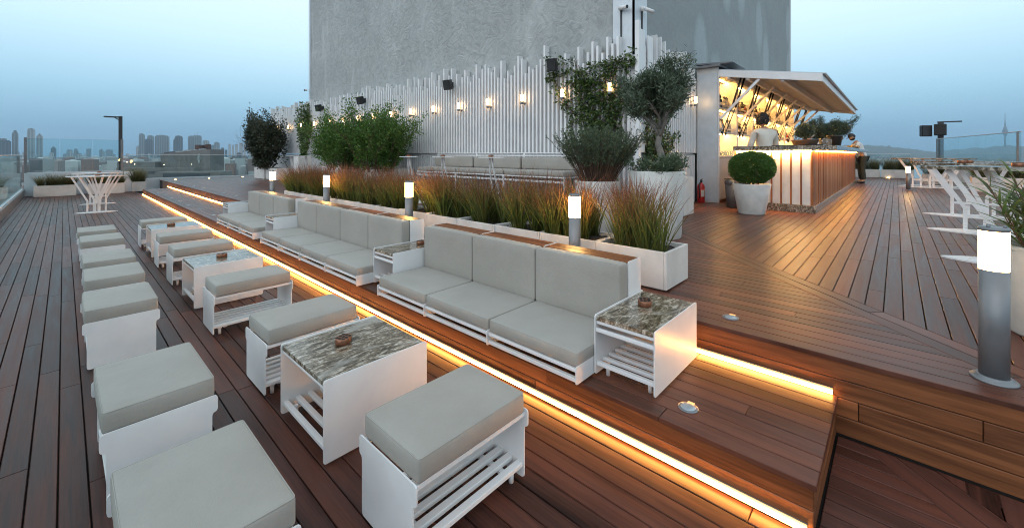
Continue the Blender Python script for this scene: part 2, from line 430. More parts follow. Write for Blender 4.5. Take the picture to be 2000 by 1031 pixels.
# ---------------------------------------------------------------- decking: real boards, one mesh per surface
H1, H2 = .1946, .389
class Planks:
    def __init__(s): s.v=[]; s.f=[]; s.pc=[]; s.tone=[]
    def board(s, org, U, V, W, quad, th, c=.0022, tone=None):
        """quad: 4 (u,v) corners ccw; U along the grain, V across, W the face normal"""
        U, V, W, O = Vector(U), Vector(V), Vector(W), Vector(org)
        cu = sum(q[0] for q in quad)/4; cv = sum(q[1] for q in quad)/4
        b = len(s.v); ro = rng.uniform(0, 90), rng.uniform(0, 90), rng.uniform(0, 50)
        tn = rng.random() if tone is None else tone
        for lay in range(3):
            for u, v in quad:
                uu, vv = u, v
                if lay == 0: uu -= math.copysign(c, u-cu); vv -= math.copysign(c, v-cv)
                wz = (0, -c, -th)[lay]
                s.v.append(tuple(O + U*uu + V*vv + W*wz)); s.pc.append((u+ro[0], v+ro[1], ro[2])); s.tone.append(tn)
        s.f.append((b,b+1,b+2,b+3))
        for l in (0, 4):
            for k in range(4): s.f.append((b+l+k, b+l+4+k, b+l+4+(k+1)%4, b+l+(k+1)%4))
    def build(s, name, mat, parent=None):
        m = MB(); m.v = s.v; m.f = s.f; m.sm = [False]*len(s.f)
        return m.build(name, mat, parent, pc=np.array(s.pc), tone=np.array(s.tone))
    def rows(s, org, U, V, W, v0, v1, pitch, u0, u1, th=.022, gap=.005, ln=(1.3, 2.6)):
        """u0,u1: numbers or functions of v"""
        n = max(1, round((v1-v0)/pitch)); p = (v1-v0)/n
        for i in range(n):
            a, b = v0+i*p+gap/2, v0+(i+1)*p-gap/2
            f0 = u0 if callable(u0) else (lambda v: u0); f1 = u1 if callable(u1) else (lambda v: u1)
            sa, sb, ea, eb = f0(a), f0(b), f1(a), f1(b)
            s0, e0 = max(sa, sb), min(ea, eb)
            if e0 - s0 < .012:
                if max(ea-sa, eb-sb) < .015: continue
                s.board(org, U, V, W, [(sa,a),(max(ea,sa+.01),a),(max(eb,sb+.01),b),(sb,b)], th); continue
            cuts = []; q = s0 + rng.uniform(.3, ln[1])
            while q < e0 - .3: cuts.append(q); q += rng.uniform(*ln)
            st = (sa, sb)
            for cpos in cuts + [None]:
                en = (ea, eb) if cpos is None else (cpos-.0015, cpos-.0015)
                s.board(org, U, V, W, [(st[0],a),(en[0],a),(en[1],b),(st[1],b)], th)
                if cpos is not None: st = (cpos+.0015, cpos+.0015)
X_, Y_, Z_ = (1,0,0), (0,1,0), (0,0,1)
mX, mY = (-1,0,0), (0,-1,0)
def st(o): return tag(o, kind='structure')

# lower deck: boards run along Y; (u,v) = (Y, -X) keeps quads ccw seen from above
pl = Planks()
s2 = .135
pl.rows((0,0,0), Y_, mX, Z_, -1.86, 1.00, .0885, lambda v: max(-3.0, (-v)-2.62+s2), 21.6)      # X from -1.0 to 1.86
pl.rows((0,0,0), Y_, mX, Z_, -2.625, -1.86, .0885, lambda v: max(-3.0, (-v)-2.62+s2), .213)
pl.rows((0,0,0), X_, Y_, Z_, -4.2, -.13, .0885, lambda v: max(-1.0, v+2.62+s2), 2.625)
d = Vector((1,1,0)).normalized(); e = Vector((-1,1,0)).normalized()
pl.rows((2.62,0,0), d, e, Z_, -.095, .095, .095, -4.0, lambda v: .0+v, ln=(1.6,2.4))
deck = st(pl.build('deck', M['deck']))
pl = Planks(); pl.board((2.60,0,-.004), mY, X_, Z_, [(-.20,-.06),(3.0,-.06),(3.0,.036),(-.20,.036)], .02)
st(pl.build('deck', M['deck']))
# upper platform
pl = Planks(); s3 = .14
pl.rows((0,0,H2), Y_, mX, Z_, -6.44, -2.622, .0955, lambda v: (-v)-3.38+s3, 22.0)
pl.rows((0,0,H2), X_, Y_, Z_, -6.5, 3.2, .0955, lambda v: v+3.38+s3 if v > -.85 else 2.64, 25.0)
pl.rows((3.38,0,H2), d, e, Z_, -.099, .099, .099, -1.08, 4.3, ln=(1.6,2.4))
plat = st(pl.build('platform', M['plat']))
# step tread
pl = Planks()
pl.rows((0,0,H1), Y_, mX, Z_, -2.628, -1.856, .0965, .213, 19.2)
tread = st(pl.build('step_tread', M['plat']))
# risers and step end
pl = Planks()
pl.rows((1.866,0,0), mY, Z_, mX, .012, .170, .08, -19.2, -.222, th=.012, gap=.004)
pl.rows((0,.222,0), X_, Z_, mY, .002, .170, .084, 1.872, 2.63, th=.012, gap=.004)
pl.rows((2.640,0,0), mY, Z_, mX, .002, .365, .0885, -21.2, 6.5, th=.012, gap=.004)
risers = st(pl.build('step_risers', M['riser']))
m = MB(); m.box(1.88, 2.65, .236, 19.19, -.03, H1-.024); m.box(2.653, 25.0, -6.5, 22.0, -.03, H2-.024); m.box(-1.0, 2.65, -4.2, 21.6, -.08, -.024)
st(m.build('deck_base', M['under']))
# roof slab and building the terrace stands on
m = MB(); m.box(-2.4, 30, -8, 25, -94, -.09)
tag(m.build('terrace_building', M['tower']), 'tall grey block whose roof carries the wooden terrace', 'building')

# LED strips at the foot of the risers
for nm, x, y0, y1, z0, lb in (('led_strip', 1.846, .24, 19.15, .014, 'long glowing LED strip along the foot of the lower step'),
                              ('led_strip', 2.618, .235, 19.9, H1+.004, 'glowing LED strip under the upper platform riser, behind the sofas')):
    m = MB(); m.box(x, x+.006, y0, y1, z0, z0+.018); o = tag(m.build(nm, M['led']), lb, 'light strip', 'step light strips')
    m = MB(); m.box(x+.008, x+.016, y0, y1, z0-.002, z0+.028); m.build('mounting_rail', M['greymetal'], o)

# round glass deck lights
def deck_light(x, y, z, label, lit=0):
    t = thing('deck_light', label, 'deck light', (x, y, z), 0, 'deck lights set into the boards')
    m = MB(); m.lathe([(.046,.0005),(.046,.003),(.038,.004)], n=20); m.build('rim', M['wetsheen'], t)
    m = MB(); m.lathe([(.037,.0042),(.032,.007),(.02,.010),(.004,.0115)], n=20); m.build('lens', M['spot'] if lit == 2 else M['clearglass'], t)
    if lit == 1:
        m = MB(); m.box(.030,.046,-.016,.016,.0045,.0075); m.build('glow_slot', M['spotdim'], t)
    return t
deck_light(2.022, .728, H1, 'round glass deck light in the step tread, nearest the tread end', 1)
deck_light(2.813, .755, H2, 'round glass deck light at the platform edge, beside the nearest side table', 1)
ords = ['first', 'second', 'third', 'fourth', 'fifth', 'sixth', 'seventh', 'eighth']
for k, y in enumerate((9.95, 11.2, 12.4, 13.55, 14.7, 15.85, 17.0, 18.15)):
    deck_light(2.02, y, H1, f'small deck light in the empty tread past the far sofa, {ords[k]} from the sofa')
for k, y in enumerate((11.7, 12.9, 14.1, 15.3, 16.5, 17.6, 18.8)):
    deck_light(2.84, y, H2, f'small deck light along the far platform edge, {ords[k]} from the far sofa', 1 if k == 3 else 0)
for k, (x, y) in enumerate(((3.05, 21.3), (4.19, 21.4), (5.45, 21.5))):
    deck_light(x, y, H2, ('starry bright uplight at the far platform end, nearest the steps', 'starry bright uplight at the far platform end, middle one of the row', 'starry bright uplight at the far platform end, nearest the dark shrub')[k], 2)
deck_light(24.1, .25, H2, 'small lit deck light in front of the white grass planters beyond the bar', 2)

# ---------------------------------------------------------------- cushions
def cushion(mb, cx, cy, cz, hx, hy, hz, r=.013, puff=.006, pipe=True, axis='z', seed=0):
    def ax(h):
        e = min(r, h*.9); out = [-h, -h+e*.35, -h+e]; k = max(2, int((h-e)*2/.05))
        out += [-h+e+(2*(h-e))*i/k for i in range(1, k)] + [h-e, h-e*.35, h]; return out
    A, B, G = ax(hx), ax(hy), ax(hz); idx = {}; vs = []; fs = []
    ph = seed*1.7
    def vid(p):
        k = tuple(round(q, 6) for q in p)
        if k in idx: return idx[k]
        inn = [max(-h+min(r,h*.9), min(h-min(r,h*.9), q)) for q, h in zip(p, (hx,hy,hz))]
        dd = Vector(p) - Vector(inn); rr = min(r, hx*.9, hy*.9, hz*.9)
        q = Vector(inn) + (dd.normalized()*rr if dd.length > 1e-9 else dd)
        n = [q.x/hx, q.y/hy, q.z/hz]
        f = lambda i: (1-min(1, abs(n[i]))**2.5)
        wob = 1 + .25*math.sin(q.x*17+ph) * math.sin(q.y*19+ph*2+q.z*15)
        q.z += math.copysign(1, n[2])*puff*f(0)*f(1)*wob*(abs(n[2])**2)
        q.x += math.copysign(1, n[0])*puff*.7*f(1)*f(2)*(abs(n[0])**2)
        q.y += math.copysign(1, n[1])*puff*.7*f(0)*f(2)*(abs(n[1])**2)
        idx[k] = len(vs); vs.append((q.x+cx, q.y+cy, q.z+cz)); return idx[k]
    for i in range(len(A)-1):
        for j in range(len(B)-1):
            for z, o in ((-hz, 1), (hz, 0)):
                q = [vid((A[i],B[j],z)), vid((A[i+1],B[j],z)), vid((A[i+1],B[j+1],z)), vid((A[i],B[j+1],z))]; fs.append(tuple(q[::-1] if o else q))
        for k in range(len(G)-1):
            for y, o in ((-hy, 0), (hy, 1)):
                q = [vid((A[i],y,G[k])), vid((A[i+1],y,G[k])), vid((A[i+1],y,G[k+1])), vid((A[i],y,G[k+1]))]; fs.append(tuple(q[::-1] if o else q))
    for j in range(len(B)-1):
        for k in range(len(G)-1):
            for x, o in ((-hx, 1), (hx, 0)):
                q = [vid((x,B[j],G[k])), vid((x,B[j+1],G[k])), vid((x,B[j+1],G[k+1])), vid((x,B[j],G[k+1]))]; fs.append(tuple(q[::-1] if o else q))
    mb.add(vs, fs, True)
    if pipe:
        e = r*.30
        if axis == 'z':
            ring = [(p[0]+cx, p[1]+cy, cz+hz-e) for p in rrect(-hx+e*.6, hx-e*.6, -hy+e*.6, hy-e*.6, r, 3)]
            rings = [ring]
        else:
            rings = [[(cx+sx_*(hx-e), p[0]+cy, p[1]+cz) for p in rrect(-hy+e*.6, hy-e*.6, -hz+e*.6, hz-e*.6, r, 3)] for sx_ in (-1,)]
        for ring in rings: mb.tube(ring + [ring[0]], .0022, 5, False)

# ---------------------------------------------------------------- upholstered stools
def make_stool(label, group, loc, rz):
    t = thing('upholstered_stool', label, 'stool', loc, rz, group)
    m = MB(); cushion(m, 0, 0, .3445, .268, .184, .0445, seed=1); m.build('cushion', M['fabric'], t)
    out = round_poly([(-.192,.312),(-.192,.240),(-.171,.236),(-.171,.012),(.171,.012),(.171,.236),(.192,.240),(.192,.312)][::-1], .016)
    for s in (-1, 1):
        m = MB(); m.prism(out, 'x', s*.280-.003, s*.280+.003); m.build('side_panel', M['white'], t)
    m = MB()
    for y in (-.166, .166): m.rbox(-.277, .277, y-.011, y+.011, .280, .2985, .002)
    for x in (-.15, 0, .15): m.box(x-.02, x+.02, -.155, .155, .286, .297)
    m.build('seat_frame', M['white'], t)
    m = MB()
    for k in range(6): y = -.150 + k*.060; m.rbox(-.277, .277, y-.016, y+.016, .058, .078, .002)
    for x in (-.20, .20): m.box(x-.012, x+.012, -.15, .15, .046, .0575)
    m.build('shelf', M['white'], t)
    for x in (-.235, .235):
        for y in (-.135, .135):
            m = MB(); m.cyl((x,y,0),(x,y,.0455),.011,n=10); m.box(x-.014,x+.014,y-.014,y+.014,.0456,.0575); m.build('foot', M['white'], t)
    return t
sB = [1.345, 2.835, 4.02, 5.81, 6.80, 8.43]
sBl = ['grey cushioned stool nearest the camera, in front of the nearest granite table',
       'grey cushioned stool just behind the nearest granite coffee table',
       'grey cushioned stool in front of the middle granite coffee table',
       'grey cushioned stool just behind the middle granite coffee table',
       'grey cushioned stool in front of the farthest granite coffee table',
       'grey cushioned stool behind the farthest coffee table, last before the open deck']
proto = None
for y, lb in zip(sB, sBl):
    if proto is None: proto = make_stool(lb, 'stools in the row with the coffee tables', (1.066, y, 0), 0)
    else: dup(proto, (1.066+rng.uniform(-.006,.006), y, 0), rng.uniform(-.012,.012), lb)
sA = [(.285, 1.572), (.282, 2.544), (.272, 4.105), (.295, 5.005), (.305, 5.81), (.315, 7.155), (.305, 8.04)]
sAl = ['grey cushioned stool cut off by the bottom edge of the photo',
       'large near grey stool with its white end panel facing the bottom stool',
       'grey stool showing its full white end panel, behind the two nearest ones',
       'grey stool just behind the outer-row stool that shows its full white panel',
       'grey stool in the middle of the outer row, its white panel hidden',
       'second stool from the far end of the outer row, with a thin white panel showing',
       'farthest stool of the outer row, next to the open deck']
for (x, y), lb in zip(sA, sAl):
    dup(proto, (x, y, 0), R(90)+rng.uniform(-.012,.012), lb, 'stools in the outer row')

# ---------------------------------------------------------------- granite topped coffee tables
def make_table(label, loc, lx=.278, ly=.270, h=.377, rails=False, group='granite coffee tables', cat='coffee table', name='coffee_table', base=.0, seed=0):
    t = thing(name, label, cat, loc, 0, group)
    for s in (-1, 1):
        m = MB(); m.prism(rrect(-lx, lx, base+.012, h+.010, .014), 'y', s*(ly-.003)-.003, s*(ly-.003)+.003); m.build('side_panel', M['white'], t)
    m = MB(); m.rbox(-lx+.006, lx-.006, -ly+.0065, ly-.0065, h-.022, h+.002, .002); g = m.build('table_top', M['granite'], t)
    for a, b, z0, z1 in ((-lx+.01, -lx+.03, h-.040, h-.0225), (lx-.03, lx-.01, h-.040, h-.0225), (-lx+.004, -lx+.022, h-.082, h-.062))[:3 if rails else 2]:
        m = MB(); m.rbox(a, b, -ly+.0065, ly-.0065, z0, z1, .002); m.build('top_rail', M['white'], t)
    m = MB(); n = 9
    for k in range(n):
        x = -lx+.024 + k*(2*lx-.048)/(n-1); m.rbox(x-.013, x+.013, -ly+.0065, ly-.0065, .058+base, .078+base, .002)
    m.build('shelf', M['white'], t)
    for x in (-lx+.06, lx-.06):
        for y in (-ly+.05, ly-.05):
            m = MB(); m.cyl((x,y,base),(x,y,.0575+base),.011,n=10); m.build('foot', M['white'], t)
    return t
ct = make_table('nearest granite-topped coffee table with a copper ashtray', (1.066, 2.147, 0))
dup(ct, (1.07, 4.90, 0), .004, 'middle granite-topped coffee table, between two stools')
dup(ct, (1.08, 7.645, 0), -.006, 'farthest granite-topped coffee table, by the end stool')

def make_ashtray(label, loc, rz, group):
    t = thing('ashtray', label, 'ashtray', loc, rz, group)
    m = MB(); m.lathe([(.040,.0),(.043,.004),(.043,.030),(.041,.034),(.036,.034)], n=28, sx=1.08, sy=.92); m.build('bowl', M['copper'], t)
    m = MB()
    for i in range(-1, 2):
        for j in range(-1, 2): m.cyl((i*.0245*1.0, j*.0215, .0335), (i*.0245, j*.0215, .0352), .0088, n=10)
    m.build('holes', M['hole'], t); return t
ash = make_ashtray('copper ashtray on the nearest granite coffee table', (1.03, 2.20, .3792), .4, 'copper ashtrays on the tables')
for x, y, z, rz, lb in ((1.07, 4.93, .3792, .2, 'copper ashtray on the middle granite coffee table'),
                        (1.05, 7.66, .3792, .1, 'copper ashtray on the farthest granite coffee table')):
    dup(ash, (x,y,z), rz, lb)

# ---------------------------------------------------------------- sofas and side tables on the tread
def make_sofa(y0, y1, n, label, group='white framed sofas on the step'):
    w = (y1-y0)/n; t = thing('lounge_sofa', label, 'sofa', (1.8, (y0+y1)/2, H1), 0, group); hy = (y1-y0)/2
    z = lambda a: a - H1
    for k in range(n):
        c = -hy + w*(k+.5)
        m = MB(); cushion(m, .255, c, z(.326), .240, w/2-.004, .0385, .013, .007, seed=k+n); m.build('seat_cushion', M['fabric'], t)
        m = MB(); cushion(m, .521, c, z(.548), .048, w/2-.0045, .186, .014, .007, axis='x', seed=k*2+n); m.build('back_cushion', M['fabric'], t)
    side = round_poly([(.0, z(.206)),(.0, z(.300)),(.571, z(.300)),(.571, z(.737)),(.737, z(.737)),(.737, z(.206))][::-1], .012)
    for s in (-1, 1):
        m = MB(); m.prism(side, 'y', s*(hy-.003)-.003, s*(hy-.003)+.003); m.build('side_panel', M['white'], t)
    for k in range(1, n):
        c = -hy+w*k; m = MB(); m.prism(round_poly([(-.002, z(.206)),(-.002, z(.300)),(.55, z(.284)),(.55, z(.206))][::-1], .012), 'y', c-.003, c+.003); m.build('divider', M['white'], t)
    m = MB()
    for k in range(n):
        a, b = -hy+w*k+.0065, -hy+w*(k+1)-.0065
        m.rbox(.008, .030, a, b, z(.266), z(.284), .002); m.rbox(.008, .034, a, b, z(.214), z(.234), .002)
        for x in (.12, .22, .32, .42): m.box(x, x+.05, a, b, z(.272), z(.284))
    m.build('seat_rail', M['white'], t)
    m = MB(); m.box(.575, .585, -hy+.0065, hy-.0065, z(.22), z(.722)); m.box(.724, .733, -hy+.0065, hy-.0065, z(.22), z(.722)); m.build('back_case', M['white'], t)
    pk = Planks()
    for k in range(n):
        a, b = -hy+w*k+.008, -hy+w*(k+1)-.008
        pk.rows((.654, 0, z(.734)), Y_, mX, Z_, -.079, .079, .08, a, b, th=.012, gap=.003, ln=(3,4))
    pk.build('wooden_top', M['riser'], t)
    m = MB()
    for k in range(1, n): c = -hy+w*k; m.box(.587, .722, c-.0035, c+.0035, z(.70), z(.737))
    if n > 1: m.build('top_divider', M['white'], t)
    for x in (.30, .68):
        for y in (-hy+.12, hy-.12):
            m = MB(); m.cyl((x,y,0),(x,y,z(.2735)),.014,n=10); m.build('foot', M['white'], t)
    return t
make_sofa(1.214, 3.222, 3, 'three-seat grey sofa nearest the camera, against the white grass planters')
make_sofa(3.592, 6.300, 4, 'four-seat grey sofa in the middle of the row, between two side tables')
make_sofa(6.640, 8.640, 3, 'three-seat grey sofa at the far end of the row')
t1 = make_table('square white side table with slatted shelf at the near end of the sofas', (2.254, 1.037, H1), .290, .170, .325, True, 'granite topped side tables by the sofas', 'side table', 'side_table')
dup(t1, (2.254, 3.412, H1), 0, 'white side table with granite top between the nearest and the middle sofa')
dup(t1, (2.254, 6.470, H1), 0, 'white side table with granite top between the middle and the far sofa')
dup(t1, (2.254, 8.815, H1), 0, 'white side table with granite top at the far end of the last sofa')
for x, y, rz, lb in ((2.30, 1.075, .5, 'copper ashtray on the nearest side table, by the sofa end'), (2.38, 3.42, .1, 'copper ashtray on the side table between the near and middle sofas'),
                     (2.40, 6.47, .3, 'copper ashtray on the side table between the middle and far sofas'), (2.42, 8.81, 0, 'copper ashtray on the last side table beyond the far sofa')):
    dup(ash, (x, y, H1+.3272), rz, lb)

# ---------------------------------------------------------------- bollard lamps
def make_bollard(label, loc):
    t = thing('bollard_lamp', label, 'bollard light', loc, 0, 'lit bollards along the platform')
    m = MB(); m.lathe([(.076,0),(.076,.006),(.072,.010),(.058,.012),(.058,.020),(.053,.022)], n=36); m.build('base_plate', M['greymetal'], t)
    m = MB(); m.lathe([(.0485,.0225),(.0485,.494)], n=36); m.build('post', M['greymetal'], t)
    m = MB(); m.lathe([(.0480,.4945),(.0480,.668)], n=36); m.build('diffuser', M['lamp'], t)
    m = MB(); m.lathe([(.0500,.6685),(.0503,.680),(.047,.686),(.01,.687)], n=36)
    for k in range(3): a = k*2.1+.4; m.cyl((.033*math.cos(a),.033*math.sin(a),.6865),(.033*math.cos(a),.033*math.sin(a),.694),.007,n=8)
    m.build('cap', M['greymetal'], t)
    return t
bp = make_bollard('large lit bollard at the platform edge in front of the striped grass pot', (2.842, -.322, H2))
for y, lb in ((1.945, 'lit bollard behind the nearest sofa'), (4.36, 'lit bollard behind the middle sofa'), (6.70, 'lit bollard between the far sofa and the grass'), (9.237, 'farthest lit bollard past the end of the grass planters')):
    dup(bp, (2.86, y, H2), 0, lb)
dup(bp, (16.35, -.25, H2), 0, 'small lit bollard by the far high tables near the glass railing')

# ---------------------------------------------------------------- grey tower behind the terrace
t = thing('tower_block', 'tall windowless grey rendered tower rising behind the slatted screen', 'building', (6.62, 3.30, H2))
m = MB(); m.box(0, 14.1, .0, 13.6, 0, 34); o = m.build('wall', M['tower'], t)
# the -Y face is a separate, patched render skin 3 mm proud
m = MB(); m.box(.35, 14.1, -.004, -.0005, 0, 34); m.build('patched_face', M['towerp'], t)
m = MB(); m.box(-.05, .42, -.05, -.0045, 0, 34); m.box(-.05, -.0005, -.0499, .36, 0, 34)
m.box(-.012, .06, -.012, .06, 0, 34); m.build('corner_cladding', M['pale'], t)
m = MB(); m.box(-.04, .06, 13.601, 13.75, 0, 34); m.box(14.101, 14.2, -.04, .06, 0, 34); m.build('edge_trim', M['pale'], t)
m = MB(); m.cyl((-.062, .20, 2.2), (-.062, .20, 3.55), .014, n=8); m.cyl((.20, -.062, 2.2), (.20, -.062, 3.52), .014, n=8); m.build('cable_pipe', M['darkmetal'], t)

def camera_dome(loc, rz, label):
    t = thing('security_camera', label, 'security camera', loc, rz, 'white security cameras')
    m = MB(); m.cyl((0,0,0),(-.05,0,0),.045,n=16); m.cyl((-.05,0,0),(-.09,0,-.01),.028,.022,n=12); m.build('mount', M['white'], t)
    m = MB(); m.cyl((-.07,.0,-.01),(-.12,-.17,-.04),.034,n=16); m.build('housing', M['white'], t)
    m = MB(); m.cyl((-.1205,-.1715,-.0403),(-.1215,-.175,-.041),.029,n=14); m.build('lens', M['black'], t); return t
camera_dome((6.569, 3.50, 3.93), R(0), 'white security camera on the left face of the tower corner')
camera_dome((6.82, 3.249, 3.92), R(82), 'white security camera on the right face of the tower corner')
camera_dome((6.50, 17.0, 3.93), R(-10), 'small security camera at the far left edge of the tower')

# ---------------------------------------------------------------- slatted screens
def slat_screen(label, length, loc, rz, npitch, first_wide=False):
    """local x along the screen, front face at y=0 looking to -y"""
    t = thing('slat_screen', label, 'slatted screen', loc, rz, 'white slatted screens round the tower')
    m = MB(); lo = MB(); n = int(length/npitch); rr = random.Random(int(length*10)); prev = 0
    for k in range(n):
        x = npitch*(k+.5); w = .044 if npitch > .097 else .034
        while True:
            top = rr.uniform(2.62, 3.17)
            if abs(top-prev) > .06: break
        prev = top
        m.box(x-w/2, x+w/2, 0, .135, 1.045, top)
        lo.box(x-w/2+.004, x+w/2-.004, .030, .085, 0, 1.005)
    m.build('slats', M['white'], t)
    lo.build('lower_slats', M['white'], t)
    m = MB(); m.box(0, length, .1355, .142, 1.045, 1.445); m.build('filler_board', M['white'], t)
    m = MB(); m.box(0, length, .090, .100, 0, 1.0); m.build('backing_board', M['pale'], t)
    m = MB(); m.box(0, length, .0855, .11, 1.012, 1.030); m.build('rail', M['white'], t)
    return t
slat_screen('long white slatted screen with uneven tops, carrying the row of wall lamps', 17.94, (6.445, 21.1, H2), R(-90), .0997)
slat_screen('short white slatted screen with thin slats between the corner and the bar', 2.84, (6.45, 3.159, H2), 0, .0946)
m = MB(); m.box(6.375, 6.440, 3.08, 3.150, H2, 3.60); m.box(6.4405, 6.50, 3.10, 3.155, H2, 3.42); m.box(6.52, 6.70, 3.13, 3.155, H2+1.05, 3.50); m.box(6.84, 6.98, 3.135, 3.156, 2.4, 3.45)
tag(m.build('corner_post', M['white']), 'wide white corner slats where the two slatted screens meet', 'post')

# wall lamps every metre
def wall_lamp(label, loc, rz=0):
    """local: wall is at +x"""
    t = thing('wall_lamp', label, 'wall light', loc, rz, 'wall lamps on the slatted screen')
    m = MB(); m.cyl((.0,0,-.095),(.0,0,-.040),.032,n=18); m.build('holder', M['greymetal'], t)
    m = MB(); m.cyl((0,0,-.0395),(0,0,.100),.026,n=18); m.build('glass_tube', M['walllamp'], t)
    m = MB(); m.cyl((0,0,.1005),(0,0,.106),.028,n=18); m.build('cap', M['greymetal'], t)
    m = MB(); m.cyl((.030,0,-.07),(.085,0,-.07),.011,n=10); m.cyl((.085,0,-.07),(.099,0,-.07),.028,n=18); m.build('bracket', M['greymetal'], t); return t
names = {3.6:'wall lamp among the climbing leaves nearest the screen corner', 4.6:'wall lamp at the left edge of the climber near the corner',
 5.6:'wall lamp on bare slats, first one left of the climbing plant', 6.6:'wall lamp on bare slats, second one left of the climbing plant', 7.6:'wall lamp on bare slats, third one left of the climbing plant',
 8.6:'wall lamp on bare slats, first one clear of the green bush on its right', 9.6:'wall lamp at the right edge of the big green bush', 10.6:'wall lamp half hidden behind the right top of the green bush',
 11.6:'wall lamp behind the middle top of the green bush', 12.6:'wall lamp behind the left crown of the green bush', 13.6:'wall lamp showing at the left side of the green bush top', 14.6:'wall lamp between the green bush and the far climber',
 15.95:'wall lamp just right of the far climber', 17.2:'wall lamp glowing through the far climber', 18.6:'wall lamp just left of the far climber', 19.9:'farthest wall lamp, behind the dark shrub'}
wl = None
for y, lb in names.items():
    if wl is None: wl = wall_lamp(lb, (6.345, y, 2.52))
    else: dup(wl, (6.345, y, 2.52), 0, lb)
dup(wl, (8.93, 3.06, 2.5), R(90), 'wall lamp on the short screen, beside the olive crown')

# black loudspeakers on the screen
def loudspeaker(label, loc, rz, group='black loudspeakers on the slatted screen'):
    t = thing('loudspeaker', label, 'loudspeaker', loc, rz, group)
    m = MB(); m.prism(round_poly([(-.10,-.09),(.085,-.07),(.085,.07),(-.10,.09)], .015), 'z', -.115, .115); b = m.build('cabinet', M['black'], t)
    b.rotation_euler = (0, R(-16), 0)
    m = MB(); m.box(-.108, -.1005, -.075, .075, -.10, .10); g = m.build('grille', M['darkmetal'], t); g.rotation_euler = (0, R(-16), 0)
    m = MB(); m.bar((.07,0,0),(.17,0,.02),.05,.03); m.rbox(.165,.185,-.04,.04,-.05,.09,.004); m.build('bracket', M['black'], t); return t
sp = loudspeaker('black loudspeaker nearest the climbing plant, high on the screen', (6.26, 4.75, 3.09), R(20))
dup(sp, (6.26, 7.88, 3.07), R(20), 'black loudspeaker above the wall lamps in the middle of the screen')
dup(sp, (6.26, 12.2, 3.08), R(20), 'black loudspeaker above the big green bush')
dup(sp, (6.26, 15.3, 3.08), R(20), 'farthest black loudspeaker, just right of the far climber')

# ---------------------------------------------------------------- wall bench with grey cushions
def wall_bench(label, y0, y1, zs=0):
    t = thing('wall_bench', label, 'bench', (5.72, (y0+y1)/2, H2), 0, 'cushioned benches along the slatted screen'); hy = (y1-y0)/2; zs_ = 1.02-H2
    m = MB(); cushion(m, .31, 0, zs_+.042, .31, hy-.008, .045, .02, .006); m.build('seat_cushion', M['fabric'], t)
    m = MB(); cushion(m, .56, 0, zs_+.215, .05, hy-.016, .115, .02, .006, axis='x'); m.build('back_cushion', M['fabric'], t)
    m = MB(); m.rbox(.0,.025,-hy+.012,hy-.012,zs_-.030,zs_-.006,.003); m.rbox(.0,.025,-hy+.012,hy-.012,zs_-.115,zs_-.078,.003)
    for x in np.linspace(.06,.6,8): m.box(x-.02,x+.02,-hy+.012,hy-.012,zs_-.03,zs_-.008)
    m.build('seat_rail', M['white'], t)
    m = MB(); m.rbox(.615,.64,-hy+.012,hy-.012,zs_+.345,zs_+.372,.003); m.rbox(.615,.64,-hy+.012,hy-.012,zs_+.40,zs_+.418,.003); m.build('back_rail', M['white'], t)
    for s in (-1, 1):
        m = MB(); m.rbox(-.004,.029,s*hy-.011,s*hy+.011,0,zs_+.0,.003); m.rbox(.612,.643,s*hy-.011,s*hy+.011,0,zs_+.42,.003); m.rbox(.03,.611,s*hy-.011,s*hy+.011,.25,.28,.003)
        m.build('leg_frame', M['white'], t)
    m = MB(); m.box(.05,.60,-hy+.03,hy-.03,.24,.249); m.build('shelf', M['offwhite'], t)
    return t
wb = wall_bench('grey cushioned bench module nearest the rosemary pot', 4.11, 5.52)
dup(wb, (5.72, 6.245, H2), 0, 'grey cushioned bench module in the middle, behind two small tables')
dup(wb, (5.72, 7.675, H2), 0, 'grey cushioned bench module next to the green bush planter')
dup(wb, (5.72, 13.0, H2), 0, 'far grey cushioned bench between the tall planter and the green bush')

# small tables with two curved legs in front of the bench
def bistro(label, loc):
    t = thing('small_table', label, 'side table', loc, 0, 'small high tables in front of the bench')
    pts = [(.30*math.cos(a)*1.0, .12*math.sin(a)) for a in np.linspace(0, 2*math.pi, 40, endpoint=False)]
    m = MB(); m.prism([(p[1], p[0]) for p in pts], 'z', .955, .967); m.build('table_top', M['white'], t)
    for s in (-1, 1):
        m = MB(); P_ = [(.0, s*.03, .9545),(.01, s*.04,.80),(.05, s*.055,.60),(.11, s*.075,.38),(.17, s*.10,.16),(.20, s*.11,.012)]
        m.tube([(a, b-.0, c) for a, b, c in P_], [.020,.020,.020,.022,.024,.026], 4, True, False, .4); m.build('leg', M['white'], t)
    m = MB(); m.prism([(p[1]+.2, p[0]*.8) for p in pts], 'z', 0, .0115); m.build('base_plate', M['white'], t); return t
bt = bistro('small white high table with curved legs at the near end of the bench', (4.9, 5.02, H2))
dup(bt, (4.9, 6.33, H2), 0, 'small white high table with curved legs in the middle of the bench')
dup(bt, (4.9, 7.48, H2), 0, 'small white high table with curved legs beside the green bush planter')
dup(bt, (4.9, 12.9, H2), 0, 'small white table with curved legs in front of the far bench')
dup(bt, (4.9, 14.1, H2), 0, 'small white table with curved legs in front of the tall square planter')
for y, lb in ((5.02, 'copper ashtray on the small table at the near end of the bench'), (6.33, 'copper ashtray on the small table in the middle of the bench'), (7.48, 'copper ashtray on the small table beside the green bush')):
    dup(ash, (4.9, y, H2+.968), 0, lb)

